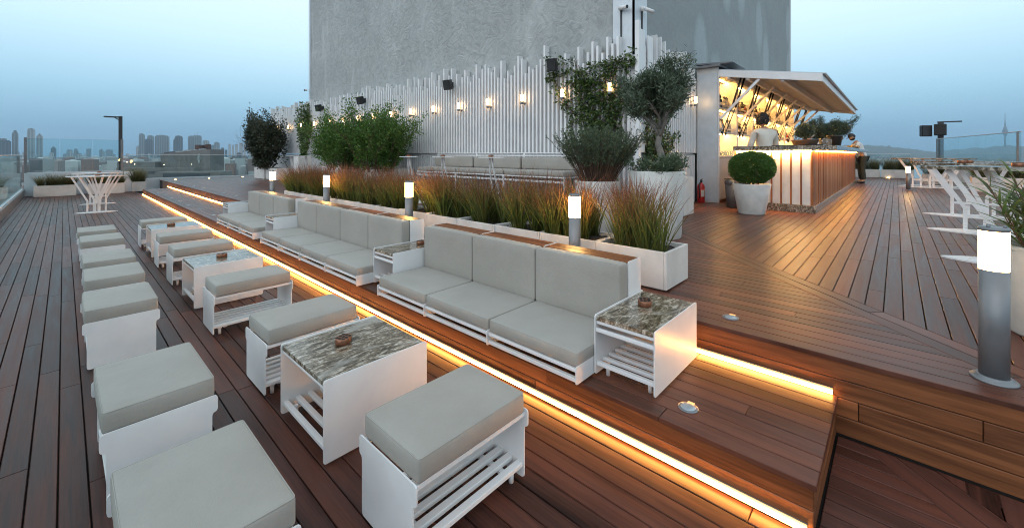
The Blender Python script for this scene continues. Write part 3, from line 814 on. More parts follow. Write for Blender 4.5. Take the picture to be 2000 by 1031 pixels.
# ---------------------------------------------------------------- bar house
t = bar = thing('bar_house', 'white open bar kiosk with lit shelves built against the tower', 'bar kiosk', (9.30, 2.733, H2))
BL = 8.75; BD = .43; BH = 2.86
m = MB(); m.box(0, .05, 0, BD, 0, BH-.02); m.box(BL-.05, BL, 0, BD, 0, BH-.02); m.box(.051, BL-.051, BD-.02, BD, 0, BH-.02); m.build('wall', M['offwhite'], t)
m = MB(); m.box(-.012, -.0005, .015, BD-.02, .03, BH-.14)
m.build('side_panel', M['pale'], t)
m = MB(); m.box(-.015, .05, -.012, -.0005, 0, BH-.1); m.box(-.016, -.0125, -.01, .006, 0, BH-.1); m.build('corner_trim', M['white'], t)
m = MB(); m.rbox(-.10, BL+.10, -.06, BD+.02, BH-.019, BH+.03, .005)
m.prism([(-.06, BH+.031), (.45, BH+.07), (.45, BH+.10), (-.30, BH+.05), (-.30, BH+.034)], 'x', -.05, 1.0); m.build('roof', M['greymetal'], t)
m = MB(); 
m.box(.0505, BL-.0505, .0, .36, .05, .95); m.build('lower_cabinet', M['offwhite'], t)
m = MB()
for k in range(8): x = .07 + k*1.085; m.rbox(x, x+1.05, -.014, -.0005, .08, .92, .004)
m.build('cabinet_door', M['white'], t)
m = MB(); m.rbox(.0505, BL-.0505, -.02, .37, .951, .985, .003)
for zz in (1.475, 2.0): m.rbox(.0505, BL-.0505, .05, BD-.021, zz, zz+.035, .003)
m.rbox(.0505, BL-.0505, .0, BD-.021, 2.70, 2.735, .003); m.build('shelf', M['white'], t)
m = MB()
for zz in (1.475, 2.0): m.cyl((.051, .055, zz+.10), (BL-.051, .055, zz+.10), .008, n=8)
m.cyl((.051, -.005, 1.06), (BL-.051, -.005, 1.06), .008, n=8); m.build('bottle_rail', M['white'], t)
divs = [1.40, 2.88, 4.33, 5.71, 7.16]
for x in divs:
    m = MB(); m.rbox(x-.045, x+.045, -.006, .048, .986, 2.699, .003)
    for z0, z1 in ((.986, 1.474), (1.511, 1.999), (2.036, 2.699)): m.box(x-.02, x+.02, .0475, BD-.0215, z0, z1)
    m.build('divider', M['white'], t)
m = MB()
for z0 in (1.474, 1.999, 2.699):
    xs = [.06]+divs+[BL-.06]
    for a, b in zip(xs, xs[1:]): m.box(a+.04, b-.04, .20, .225, z0-.012, z0-.001)
m.build('shelf_led', M['shelfled'], t)

# bottles on the shelves
def bottle_mesh(h, r, col, name):
    m = MB(); m.lathe([(r*.95,0),(r,.006),(r,h*.58),(r*.75,h*.68),(r*.36,h*.76),(r*.34,h*.93),(r*.40,h*.935),(r*.40,h)], n=12)
    o = m.build('bottle', col); return o
bcols = [simple('amber_glass', (.16,.06,.012), .1), simple('green_glass', (.02,.07,.02), .1), simple('dark_glass', (.015,.015,.018), .12), simple('clear_spirit_glass', (.42,.45,.45), .08), simple('red_liqueur', (.20,.02,.015), .12)]
lbm = simple('paper_label', (.55,.52,.45), .8)
bnames = ['amber', 'green', 'black', 'clear', 'red']; protos = []
for i, (h, r) in enumerate(((.30,.038),(.31,.036),(.29,.040),(.28,.039),(.24,.044))):
    o = bottle_mesh(h, r, bcols[i], bnames[i]); m = MB(); m.lathe([(r+.0006,h*.18),(r+.0006,h*.45)], n=12); m.build('paper_label', lbm, o)
    m = MB(); m.lathe([(r*.42,h*.90),(r*.42,h*1.02)], n=10); m.build('cap', M['black'], o); tag(o, f'{bnames[i]} bottle', 'bottle', 'bottles'); protos.append(o)
used = [False]*5
bays = ['first bay, next to the white end wall', 'second bay', 'third bay, beside the bartender', 'fourth bay', 'fifth bay', 'last bay, at the far end']
xs = [.06]+divs+[BL-.06]
for sh, zz in (('lower', 1.511), ('upper', 2.036)):
    for bi, (a, b) in enumerate(zip(xs, xs[1:])):
        n = 10 if bi < 3 else 7
        for k in range(n):
            i = rng.choice([0,1,2,2,3,3,4] if bi else [2,2,3,3,0])
            x = 9.30 + a + .12 + (b-a-.24)*(k+.5)/n + rng.uniform(-.02,.02); y = 2.733 + rng.uniform(.11, .20); z = H2+zz+.0005
            lb = f'{bnames[i]} bottle on the {sh} lit bar shelf, {bays[bi]}'; gp = f'{bnames[i]} bottles on the {sh} bar shelf, bay {bi+1}'
            if not used[i]: o = protos[i]; used[i] = True; o.location = (x,y,z); tag(o, lb, 'bottle', gp)
            else: dup(protos[i], (x,y,z), 0, lb, gp)
# glasses on the back counter
m = MB(); m.lathe([(.03,0),(.034,.10),(.031,.10),(.028,.006)], n=12); g0 = tag(m.build('drinking_glass', glass('drinking_glass', (.92,.95,.95), .2)), 'clear drinking glass upside down on the back counter of the bar', 'glass', 'drinking glasses on the back counter')
g0.location = (9.46, 2.80, H2+.9855)
for k in range(1, 14): dup(g0, (9.46+k*.085, 2.80+(k%2)*.09, H2+.9855))

# awning: hinged flap held up by arms and gas struts
t = thing('bar_awning', 'white slatted awning flap propped open over the bar counter', 'awning', (9.30, 2.715, 3.10))
AL = 8.48; AY = -1.74; AZ = -.30
def aw(u, off=0): return (AY*u, AZ*u + off)      # along the slope
sl = math.atan2(AZ, AY)
m = MB()
for x in (0, AL-.05):
    (y0, z0), (y1, z1) = aw(0), aw(1); m.prism([(y0, z0-.075), (y0, z0+.06), (y1, z1+.06), (y1, z1-.075)], 'x', x, x+.05)
(y1, z1) = aw(1); m.rbox(.0505, AL-.0505, y1, y1+.04, z1-.075, z1+.058, .003); m.build('frame', M['white'], t)
m = MB()
for u in (.30, .64, .10):
    y, z = aw(u); m.rbox(.0505, AL-.0505, y-.03, y+.03, z-.11, z+.01, .003)
m.build('purlin', M['white'], t)
m = MB(); ns = 56
for k in range(ns):
    u0, u1 = (k+.1)/ns, (k+.9)/ns; (ya, za), (yb, zb) = aw(u0, .012), aw(u1, .012)
    m.prism([(ya, za), (yb, zb), (yb, zb+.022), (ya, za+.022)], 'x', .0506, AL-.0506)
m.build('slat_ceiling', M['offwhite'], t)
m = MB(); 
for k in range(6):
    xa = k*AL/6; (ya, za), (yb, zb) = aw(-.01, .061), aw(1.03, .061); m.prism([(ya, za), (yb, zb), (yb, zb+.018), (ya, za+.018)], 'x', xa+.003, xa+AL/6-.003)
m.build('cover_sheet', M['pale'], t)
xs2 = [.05]+[d_ for d_ in divs]+[AL-.10]
for x in xs2:
    m = MB(); y, z = aw(.42, -.075); m.bar((x, -.01, -.95), (x, y, z), .05, .035, (1,0,0)); m.build('prop_arm', M['white'], t)
for x in xs2:
    for dx in (.10, .34):
        m = MB(); y, z = aw(.22, -.03); m.cyl((x+dx, -.01, -1.25), (x+dx, y*.55, -.70), .010, n=8); m.cyl((x+dx, y*.55, -.70), (x+dx, y, z), .019, n=8); m.box(x+dx-.03, x+dx+.03, y-.035, y+.035, z, z+.02); m.box(x+dx-.02, x+dx+.02, -.03, .0, -1.29, -1.21)
        m.build('gas_strut', M['black'], t)

# bar counter
t = thing('bar_counter', 'granite-topped bar counter with glowing front panels and upright wooden boards', 'bar counter', (8.75, 1.05, H2))
CL = 10.0; CW = 1.22
m = MB(); m.box(.03, .42, .03, CW-.02, .13, 1.078); m.box(.4201, CL, .03, .62, .13, 1.078); m.build('carcass', M['offwhite'], t)
m = MB()
for k in range(8):
    y = .030 + k*.149; m.rbox(.006, .029, y+.008, y+.126, .132, 1.070, .002)
m.build('front_panel', simple('opal_panel', (.74,.70,.66), .5), t)
pk = Planks()
for k in range(9):
    y = .012 + k*.149; pk.board((.002, 0, 0), Z_, mY, mX, [(.132,-y-.024),(1.074,-y-.024),(1.074,-y),(.132,-y)], .026)
x = .004
while x < CL:
    wd = rng.choice((.085,.10,.115)); dp = rng.uniform(0,.010)
    pk.board((0, -dp, 0), Z_, X_, mY, [(.132,x),(1.074,x),(1.074,min(CL,x+wd)),(.132,min(CL,x+wd))][::-1], .028); x += wd+.004
pk.build('wooden_cladding', M['barwood'], t)
m = MB(); m.rbox(-.05, .55, -.05, CW, 0, .129, .004); m.rbox(.5502, CL+.04, -.05, .60, 0, .129, .004); m.build('plinth', M['granite'], t)
m = MB(); m.rbox(-.06, .58, -.33, CW+.02, 1.080, 1.165, .005); m.rbox(.5805, CL+.12, -.33, .78, 1.080, 1.165, .005); m.build('counter_top', M['granite'], t)
m = MB(); m.box(-.030, -.012, .02, CW-.03, 1.066, 1.0795); m.build('led_strip', M['barfront'], t)
m = MB(); m.box(.02, CL-.05, -.05, -.032, 1.066, 1.0795); m.build('led_strip', M['barled'], t)

# things standing on the counter
zc = H2+1.1655
t = thing('serving_tray', 'black oval tray lying on the bar front beside the bartender', 'tray', (9.02, 1.50, zc))
m = MB(); m.lathe([(.02,0),(.20,.001),(.225,.012),(.22,.016),(.195,.006),(.02,.005)], n=30, sx=.75); m.build('dish', M['black'], t)
def shaker(label, x, y, h=.19, r=.075):
    t = thing('steel_bucket', label, 'ice bucket', (x,y,zc), 0, 'shiny steel buckets on the bar')
    m = MB(); m.lathe([(r*.8,0),(r,h),(r*1.04,h+.004),(r*.95,h+.002),(r*.76,.01)], n=24); m.build('pail', M['steel'], t)
    m = MB(); m.tube([(-r,0,h*.9),(-r*1.25,0,h*.75),(r*-1.2,0,h*.5)], .008, 6); m.build('handle', M['steel'], t); return t
shaker('shiny steel bucket on the bar, left one of two', 11.3, 1.18)
shaker('shiny steel bucket on the bar, right one of two, by the black bin', 11.9, 1.15)
t = thing('black_caddy', 'black round bar bin standing right of the steel buckets', 'bin', (13.0, 1.12, zc)); m = MB(); m.lathe([(.11,0),(.16,.30),(.165,.31),(.15,.31),(.10,.01)], n=24); m.build('bucket', M['black'], t); m = MB(); m.lathe([(.166,.285),(.170,.297),(.166,.309)], n=24); m.build('rim', M['darkmetal'], t)
t = thing('drip_mat', 'low black bar mat under the steel buckets', 'bar mat', (10.9, 1.2, zc)); m = MB(); m.rbox(-.5,.15,-.12,.12,0,.05,.01); m.build('mat', M['black'], t); m = MB(); m.box(-.45,.10,-.09,.09,.0502,.054); m.build('ridges', M['darkmetal'], t)
t = thing('food_tray', 'tray of yellow snacks and garnish at the far end of the bar', 'food tray', (16.2, 1.0, zc))
m = MB(); m.prism(round_poly([(-.55,.05),(-.45,0),(.45,0),(.55,.05),(.53,.06),(.43,.012),(-.43,.012),(-.53,.06)], .01), 'y', -.2, .2); m.build('dish', M['steel'], t)
m = MB()
for k in range(60): m.ball((rng.uniform(-.42,.42), rng.uniform(-.17,.17), .03+rng.uniform(0,.06)), rng.uniform(.02,.04), 8, 5)
m.build('snacks', simple('yellow_fruit', (.45,.25,.06), .6, 0, .4, 15), t)

# fire extinguisher, grey bin
t = thing('fire_extinguisher', 'red fire extinguisher standing by the white bar end wall', 'fire extinguisher', (9.12, 3.02, H2))
m = MB(); m.lathe([(.070,0),(.075,.01),(.075,.33),(.066,.37),(.035,.40),(.026,.42)], n=24); m.build('cylinder', M['red'], t)
m = MB(); m.cyl((0,0,.42),(0,0,.455),.022,n=12); m.bar((-.03,0,.47),(.09,.0,.49),.02,.012); m.bar((-.03,0,.455),(.08,0,.455),.02,.010); m.build('handle', M['black'], t)
m = MB(); m.tube([(-.02,0,.44),(-.09,0,.40),(-.10,0,.25),(-.09,.0,.10)], .011, 8); m.build('hose', M['black'], t)
m = MB(); 
for a0 in (R(200),):
    vs = []; 
    for k in range(7):
        a = a0 + k*.17; vs += [(.0757*math.cos(a), .0757*math.sin(a), .13), (.0757*math.cos(a), .0757*math.sin(a), .27)]
    m.add(vs, [(2*k, 2*k+2, 2*k+3, 2*k+1) for k in range(6)], True)
m.build('paper_label', lbm, t)
t = thing('waste_bin', 'grey plastic bin half hidden behind the boxwood pot', 'bin', (8.66, 2.28, H2))
m = MB(); m.lathe([(.12,0),(.145,.44)], n=4); m.lathe([(.15,.441),(.155,.48),(.13,.53),(.02,.54)], n=4); m.build('body', simple('grey_plastic', (.12,.13,.14), .5), t)
m = MB(); m.rbox(-.09,.09,-.13,.13,.541,.555,.004); m.build('lid', M['black'], t)

# ---------------------------------------------------------------- plants
def leaf_arrays(Pn, D, length, width, up=None, jl=.35, curl=.25):
    """one folded diamond leaf (2 quads share midrib -> 6 verts) at each point, growing along D"""
    n = len(Pn); D = D / np.linalg.norm(D, axis=1, keepdims=True)
    rv = nr.normal(size=(n,3)); S = np.cross(D, rv); S /= np.linalg.norm(S, axis=1, keepdims=True); Nn = np.cross(S, D)
    l = length*(1+jl*(nr.random(n)-.5)*2)[:,None]; w_ = width*(1+jl*(nr.random(n)-.5)*2)[:,None]
    base = Pn; mid = Pn + D*l*.5 - Nn*l*.04; tip = Pn + D*l - Nn*l*curl
    a = Pn + D*l*.45 + S*w_*.5 + Nn*w_*.18; b = Pn + D*l*.45 - S*w_*.5 + Nn*w_*.18
    V = np.stack([base, a, tip, b, mid], 1).reshape(-1,3)
    i = np.arange(n)[:,None]*5
    F = np.concatenate([i+np.array([[0,1,2,4]]), i+np.array([[0,4,2,3]])])
    return V, F
def leaves(name, Pn, D, length, width, mat, parent, tone=None, curl=.25):
    V, F = leaf_arrays(np.asarray(Pn, float), np.asarray(D, float), length, width, curl=curl)
    if tone is None: tone = nr.random(len(Pn))
    return np_mesh(name, V, F, mat, parent, True, tone=np.repeat(tone, 5))
def blades(name, roots, dirs, lens, widths, mat, parent=None, bend=.5, seg=5, tones=None, kind=None):
    """curved tapering grass blades"""
    n = len(roots); roots = np.asarray(roots, float); d = np.asarray(dirs, float); d /= np.linalg.norm(d, axis=1, keepdims=True)
    lens = np.asarray(lens)[:,None]; widths = np.asarray(widths)[:,None]
    hor = d.copy(); hor[:,2] = 0; hor += nr.normal(scale=.15, size=hor.shape)*np.array([1,1,0]); hor /= (np.linalg.norm(hor, axis=1, keepdims=True)+1e-6)
    S = np.cross(hor, np.array([0,0,1.0])); ang = nr.uniform(-1.2,1.2,n)[:,None]; S = S*np.cos(ang) + hor*np.sin(ang)
    bn = (bend*(.4+1.2*nr.random(n)))[:,None]; VV = []; hh = []
    for s_ in range(seg+1):
        u = s_/seg; p = roots + d*lens*u + hor*lens*bn*u*u*.55 - np.array([0,0,1.0])*lens*bn*u**3*.35
        wv = widths*(1-u**1.6)*.5*(.6+.4*min(1,u*4)) + .0004
        VV.append(p + S*wv); VV.append(p - S*wv); hh += [u, u]
    V = np.stack(VV, 1).reshape(-1,3); k = 2*(seg+1); i = np.arange(n)[:,None]*k
    F = np.concatenate([i+np.array([[2*s_, 2*s_+1, 2*s_+3, 2*s_+2]]) for s_ in range(seg)])
    if tones is None: tones = nr.random(n)
    o = np_mesh(name, V, F, mat, parent, True, tone=np.repeat(tones, k), h=np.tile(np.array(hh), n))
    if kind: o['kind'] = kind
    return o
def grow(base, d, length, r, depth, out, tips, spread=.6, nb=(3,5), taper=.62, wig=.18, up=.25, td=1):
    """recursive branch; out: list of (pts, radii); tips: list of (point, dir)"""
    pts = [Vector(base)]; d = Vector(d).normalized(); m = 5
    for k in range(m):
        d = (d + Vector((rng.gauss(0,wig), rng.gauss(0,wig), rng.gauss(0,wig)+up*.25))).normalized()
        pts.append(pts[-1] + d*length/m)
        if depth <= td: tips.append((pts[-1].copy(), d.copy()))
    out.append((pts, [r*(1-.5*k/m) for k in range(m+1)]))
    if depth > 0:
        for _ in range(rng.randint(*nb)):
            k = rng.randint(2, m); b = (d + Vector((rng.gauss(0,spread), rng.gauss(0,spread), rng.gauss(0,spread*.7)+up))).normalized()
            grow(pts[k], b, length*taper*rng.uniform(.75,1.2), r*.55, depth-1, out, tips, spread, nb, taper, wig, up, td)
def branches(name, out, mat, parent, n=6):
    m = MB()
    for pts, rs in out: m.tube(pts, rs, n, True)
    return m.build(name, mat, parent)
def scatter(tips, per, rad, keep=None):
    P_, D_ = [], []
    for p, d in tips:
        for _ in range(per):
            q = p + Vector((rng.gauss(0,rad), rng.gauss(0,rad), rng.gauss(0,rad)))
            if keep and not keep(q): continue
            P_.append(q); e_ = (d + Vector((rng.gauss(0,.8), rng.gauss(0,.8), rng.gauss(0,.7)))); D_.append(e_ if e_.length > .01 else Vector((0,0,1)))
    return np.array([tuple(p) for p in P_]), np.array([tuple(p) for p in D_])

# --- white planter boxes
def planter_box(label, loc, lx, ly, h, group, rz=0, mat='offwhite', seam=True):
    t = thing('planter_box', label, 'planter', loc, rz, group); w_ = .022
    m = MB(); m.rbox(-lx,lx,-ly,-ly+w_,0.01,h,.004); m.rbox(-lx,lx,ly-w_,ly,0.01,h,.004)
    m.rbox(-lx,-lx+w_,-ly+w_+.0005,ly-w_-.0005,.01,h-.001,.003); m.rbox(lx-w_,lx,-ly+w_+.0005,ly-w_-.0005,.01,h-.001,.003); m.box(-lx+.03,lx-.03,-ly+.03,ly-.03,0.0,.03)
    m.build('box', M[mat], t)
    m = MB(); nx, ny = 10, 10; vs = []
    for i in range(nx+1):
        for j in range(ny+1): vs.append((-lx+w_+(2*lx-2*w_)*i/nx, -ly+w_+(2*ly-2*w_)*j/ny, h-.035+rng.uniform(-.012,.012)))
    m.add(vs, [(i*(ny+1)+j, (i+1)*(ny+1)+j, (i+1)*(ny+1)+j+1, i*(ny+1)+j+1) for i in range(nx) for j in range(ny)], True); m.build('soil', M['soil'], t)
    return t
PG = 'white planter boxes in the row behind the sofas'
N_PL = 13; PW = (9.02-1.235)/N_PL
ordn = ['nearest', 'second', 'third', 'fourth', 'fifth', 'sixth', 'seventh', 'eighth', 'ninth', 'tenth', 'eleventh', 'twelfth', 'farthest']
def grass_clump(label, loc, hx, hy, n, h, group, mat, lean=(0,0), bend=.35, width=.0075, cat='ornamental grass', sp=.24, tip=.0):
    tuf = max(3, int(hx*hy*4/(.02 if mat == 'blade_red' else .006))); tc_ = np.stack([nr.uniform(-hx,hx,tuf), nr.uniform(-hy,hy,tuf)], 1); ti = nr.integers(0, tuf, n)
    xy = tc_[ti] + nr.normal(scale=.022, size=(n,2)); xy = np.clip(xy, [-hx,-hy], [hx,hy])
    out = (xy - tc_[ti])/.022
    tl_ = nr.normal(scale=.13, size=(tuf,2))[ti]
    d = np.stack([out[:,0]*.09 + nr.normal(scale=sp*.55,size=n)+lean[0]+tl_[:,0], out[:,1]*.09 + nr.normal(scale=sp*.55,size=n)+lean[1]+tl_[:,1], np.ones(n)], 1)
    hh = h*(.45+.62*nr.random(n)**.8)*(0.85+.3*nr.random(tuf))[ti]
    roots = np.concatenate([xy, np.zeros((n,1))], 1)
    o = blades('ornamental_grass', roots, d, hh, width*(.6+.8*nr.random(n)), M[mat], None, bend, 5, np.clip(nr.random(n)*.6+.4*nr.random(tuf)[ti],0,1))
    o.location = loc; return tag(o, label, cat, group)
pb = None
for k in range(N_PL):
    y = 1.235 + PW*(k+.5)
    lb = {0:'white planter box at the near end of the row, with two faces showing', 12:'farthest white planter box of the row behind the sofas'}.get(k, f'white planter box behind the sofas, {ordn[k]} from the near end')
    if pb is None: pb = planter_box(lb, (3.218, y, H2), .215, PW/2-.002, .29, PG)
    else: dup(pb, (3.218, y, H2+rng.uniform(-.003,.003)), rng.uniform(-.004,.004), lb)
    gl = {0:'reddish ornamental grass in the near end planter of the row', 12:'reddish ornamental grass in the farthest planter of the row'}.get(k, f'reddish ornamental grass behind the sofas, {ordn[k]} planter from the near end')
    grass_clump(gl, (3.218, y, H2+.255), .190, PW/2-.020, 860, .62, 'reddish grasses in the planter row', 'blade_red', (-.02, rng.uniform(-.10,.06)), .32, .0082)

# --- grass planters by the railings
def far_grass(box_label, grass_label, loc, lx, ly, h, gh, n=520, mat='blade_dry', group='white grass planters by the railings'):
    planter_box(box_label, loc, lx, ly, h, group)
    grass_clump(grass_label, (loc[0], loc[1], loc[2]+h-.04), lx-.03, ly-.03, n*2, gh*1.1, 'bleached grasses by the railings', mat, (0,0), .5, .009)
far_grass('low white planter at the left railing corner', 'dark tufted grass in the planter at the left railing corner', (-.19, 20.70, 0), .48, .16, .375, .42, 700)
far_grass('low white planter behind the white tables on the left', 'dark tufted grass behind the white tables on the left', (1.04, 20.78, 0), .47, .16, .375, .40, 700)
far_grass('white planter just left of the lower step end', 'feathery pale grass by the lower step end', (1.93, 21.25, 0), .21, .20, .37, .62, 500)
far_grass('white planter outside the left glass railing', 'grass clump seen through the left glass railing', (-1.28, 15.9, -.05), .16, .45, .42, .40, 400)
far_grass('white planter by the far railing right beside the bar end', 'pale upright grass in the far planter by the bar end', (24.3, 1.05, H2), .20, .52, .36, .62, 600)
far_grass('white planter by the far railing, right-hand one of the pair', 'pale upright grass in the right-hand planter of the far pair', (24.3, -.02, H2), .20, .52, .36, .62, 600)
far_grass('white planter behind the near high tables, by the tall glass', 'dark drooping grass behind the near high tables', (16.9, -2.0, H2), .20, .50, .40, .50, 500)
far_grass('white planter between the far high tables and the tall glass', 'spiky pale grass behind the far high tables', (19.9, -.95, H2), .2, .3, .36, .7, 220)

# --- round pots
def round_pot(label, loc, r0, r1, h, name='plant_pot', group='white round plant pots'):
    t = thing(name, label, 'plant pot', loc, 0, group)
    m = MB(); m.lathe([(r0*.97,0),(r0,.012),(r0+(r1-r0)*.5,h*.5),(r1,h-.012),(r1-.004,h),(r1-.022,h),(r1-.028,h-.06),(.02,h-.065)], n=48); m.build('body', M['potwhite'], t)
    m = MB(); m.lathe([(r1-.03,h-.058),(r1*.5,h-.045),(.01,h-.04)], n=24); m.build('soil', M['soil'], t); return t
round_pot('round tapered white pot holding the clipped boxwood ball', (8.02, 1.823, H2), .205, .292, .515)
round_pot('tall white pot of the olive tree at the screen corner', (5.0, 2.183, H2), .285, .335, .81)
round_pot('white round pot of the bushy rosemary, left of the olive pot', (4.85, 2.93, H2), .255, .306, .665)

# --- clipped boxwood ball
t = thing('boxwood_ball', 'clipped green boxwood ball in a white pot by the bar', 'shrub', (8.02, 1.823, H2+.46))
n = 24000; u = nr.normal(size=(n,3)); u /= np.linalg.norm(u,axis=1,keepdims=True)
rad = .345*(1-.22*nr.random(n)**2.2)*(1+.05*np.sin(u[:,0]*9+1)*np.sin(u[:,1]*8)*np.cos(u[:,2]*7)+.03*nr.normal(size=n))
Pn = u*rad[:,None]*np.array([1.0,1.0,.80])+np.array([0,0,.325]); keep = Pn[:,2] > .07; Pn, u2 = Pn[keep], u[keep]
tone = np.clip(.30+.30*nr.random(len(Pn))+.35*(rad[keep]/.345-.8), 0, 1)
leaves('foliage', Pn-u2*.008, u2+nr.normal(scale=.7,size=u2.shape), .026, .018, M['leaf_box'], t, tone)
out=[]; tips=[]
for k in range(16): a=rng.uniform(0,6.28); grow((rng.gauss(0,.05),rng.gauss(0,.05),-.02), (math.cos(a)*.7,math.sin(a)*.7,1), .24, .009, 2, out, tips, .5, (2,3))
branches('stems', out, M['twig'], t, 5)

# --- generic bushes
def bush(name, label, cat, loc, stems, height, spreadxy, leafmat_, ll, lw, per, rad, depth=2, trunk='twig', r=.014, group=None, lean=None, curl=.25, nb=(3,5), spread=.6, foot=.15, td=1, lim=None, fl=.52, fill=None):
    t = thing(name, label, cat, loc, 0, group); out=[]; tips=[]
    for k in range(stems):
        a = rng.uniform(0, 6.283); q = rng.random()**.5
        b = (math.cos(a)*q*spreadxy[0]*foot, math.sin(a)*q*spreadxy[1]*foot, 0)
        d_ = Vector((math.cos(a)*q*spreadxy[0], math.sin(a)*q*spreadxy[1], height*.85))
        grow(b, d_, height*fl*rng.uniform(.7,1.2), r, depth, out, tips, spread, nb, .60, td=td)
    branches('stems', out, M[trunk], t, 5)
    Pn, D = scatter(tips, per, rad)
    if fill:
        nf, (cx_, cy_, cz_), rads = fill; u_ = nr.normal(size=(nf,3)); u_ /= np.linalg.norm(u_,axis=1,keepdims=True)
        cl_ = nr.normal(size=(nf//40+1,3)); cl_ = cl_/np.linalg.norm(cl_,axis=1,keepdims=True)*(nr.random((nf//40+1,1))**.4)
        u_ = cl_[nr.integers(0,len(cl_),nf)]+u_*.16
        Pn = np.concatenate([Pn, u_*np.array(rads)+np.array([cx_,cy_,cz_])]); D = np.concatenate([D, u_+nr.normal(scale=.6,size=(nf,3))+np.array([0,0,.4])])
    keep = Pn[:,2] > .02
    if lim: keep &= lim(Pn)
    Pn, D = Pn[keep], D[keep]
    leaves('foliage', Pn, D, ll, lw, M[leafmat_], t, np.clip(.5+.22*nr.normal(size=len(Pn)),0,1), curl); return t
# green bushes on planters A and B, standing across the bench
planter_box('white planter standing across the bench, right one under the green bushes', (5.745, 9.63, H2), .60, .20, .64, 'white planters across the bench')
planter_box('white planter standing across the bench, left one under the green bushes', (5.70, 11.05, H2), .55, .20, .60, 'white planters across the bench')
for (x, y, h_, st_, lb) in ((5.35, 9.55, 1.35, 26, 'bright green bush on the right, in front of the wall lamps'), (5.30, 11.15, 1.32, 30, 'bright green bush on the left, bushier and nearer the far bench')):
    bush('green_bush', lb, 'bush', (x, y, H2+.58), st_, h_, (.42,.62), 'leaf_green', .058, .026, 5, .05, 2, r=.010, nb=(4,6), spread=.55, foot=1.0, td=2, fl=.62, fill=(5200, (0,0,.42), (.50,.66,.46)), group='green bushes in the bench planters')
# dark shrub in the double planter at the left
planter_box('white planter cube under the dark shrub, left of the seam', (5.78, 19.62, H2), .22, .62, .47, 'white planters under the dark shrub')
planter_box('white planter box under the dark shrub, right of the seam', (5.86, 18.35, H2), .22, .62, .47, 'white planters under the dark shrub')
bush('dark_shrub', 'dark leathery shrub at the far left end of the screen', 'shrub', (5.6, 18.95, H2+.43), 24, 1.85, (.22,.62), 'leaf_dark', .085, .048, 5, .07, 2, r=.012, nb=(4,6), spread=.5, foot=.9, td=2, fl=.62, fill=(4200, (0,0,.62), (.40,.70,.72)), lim=lambda P: (P[:,0]/.66)**2+((P[:,1]+.10)/1.05)**2 < 1+.2*nr.normal(size=len(P)))
# tall square planter with the far climber
planter_box('tall square white planter at the foot of the far climber', (5.68, 15.25, H2), .22, .22, .95, 'tall square white planters')
planter_box('tall square white planter at the screen corner behind the olive pot', (7.06, 2.74, H2), .225, .21, .63, 'tall square white planters')
def climber(label, loc, fn, strands, leafn, ll=.065):
    """fn(u) -> lists of points on the screen"""
    t = thing('climbing_plant', label, 'climbing plant', loc, 0, 'climbing plants on the screens'); out=[]; P_=[]; D_=[]
    for s_ in range(strands):
        pts = fn(s_)
        out.append((pts, [.009-.005*i/len(pts) for i in range(len(pts))]))
        for i in range(1, len(pts)):
            for _ in range(leafn):
                q = pts[i-1].lerp(pts[i], rng.random()); P_.append(q+Vector((rng.gauss(-.02,.03), rng.gauss(0,.045), rng.gauss(0,.04)))); D_.append(Vector((rng.gauss(-.6,.5), rng.gauss(0,.7), rng.gauss(-.25,.6))))
    branches('stems', out, M['twig'], t, 5)
    leaves('foliage', np.array([tuple(p) for p in P_]), np.array([tuple(p) for p in D_]), ll, ll*.55, M['leaf_vine'], t); return t
def strand_a(s_):
    y = rng.uniform(3.45, 4.55); z = .6; pts = [Vector((6.40, 3.75+rng.uniform(-.3,.3), .6))]
    top = rng.uniform(2.2, 3.18); ty = rng.uniform(3.25, 4.85)
    n = 16
    for k in range(1, n+1):
        u = k/n; pts.append(Vector((6.425+rng.uniform(-.03,.02), pts[0].y*(1-u)+ty*u+rng.gauss(0,.06)+.10*math.sin(u*9+s_), .6+(top-.6)*u)))
    if rng.random() < .75:
        q = pts[-1]; dy = rng.choice((-1,1))
        for k in range(5): pts.append(Vector((6.42, min(4.95,max(3.2, pts[-1].y+dy*.13)), pts[-1].z+rng.gauss(.0,.05))))
    return pts
climber('leafy climber spreading over the screen left of the corner', (0,0,0), strand_a, 30, 8, .07)
def strand_b(s_):
    pts = [Vector((7.0+rng.uniform(-.15,.15), 2.85, .98))]; tx = rng.uniform(6.55, 8.3); top = rng.uniform(1.5, 2.9)
    for k in range(1, 13):
        u = k/12; pts.append(Vector((pts[0].x*(1-u)+tx*u+rng.gauss(0,.05), 2.85+.26*min(1,u*2.5)+rng.uniform(-.03,.02), .98+(top-.98)*u)))
    return pts
climber('leafy climber on the short screen behind the olive tree', (0,0,0), strand_b, 22, 8)
def strand_c(s_):
    pts = [Vector((5.75+rng.uniform(-.1,.1), 15.25, 1.32))]; ty = rng.uniform(16.4, 17.9); top = rng.uniform(2.6, 3.55); far = s_ % 3
    for k in range(1, 15):
        u = k/14; pts.append(Vector((5.75+.66*min(1,u*1.6)+rng.uniform(-.03,.02), 15.25*(1-min(1,u*1.5))+ty*min(1,u*1.5)+rng.gauss(0,.10), 1.32+(top-1.32)*u)))
    return pts
climber('narrow leafy climber at the far end of the screen', (0,0,0), strand_c, 16, 11, .085)

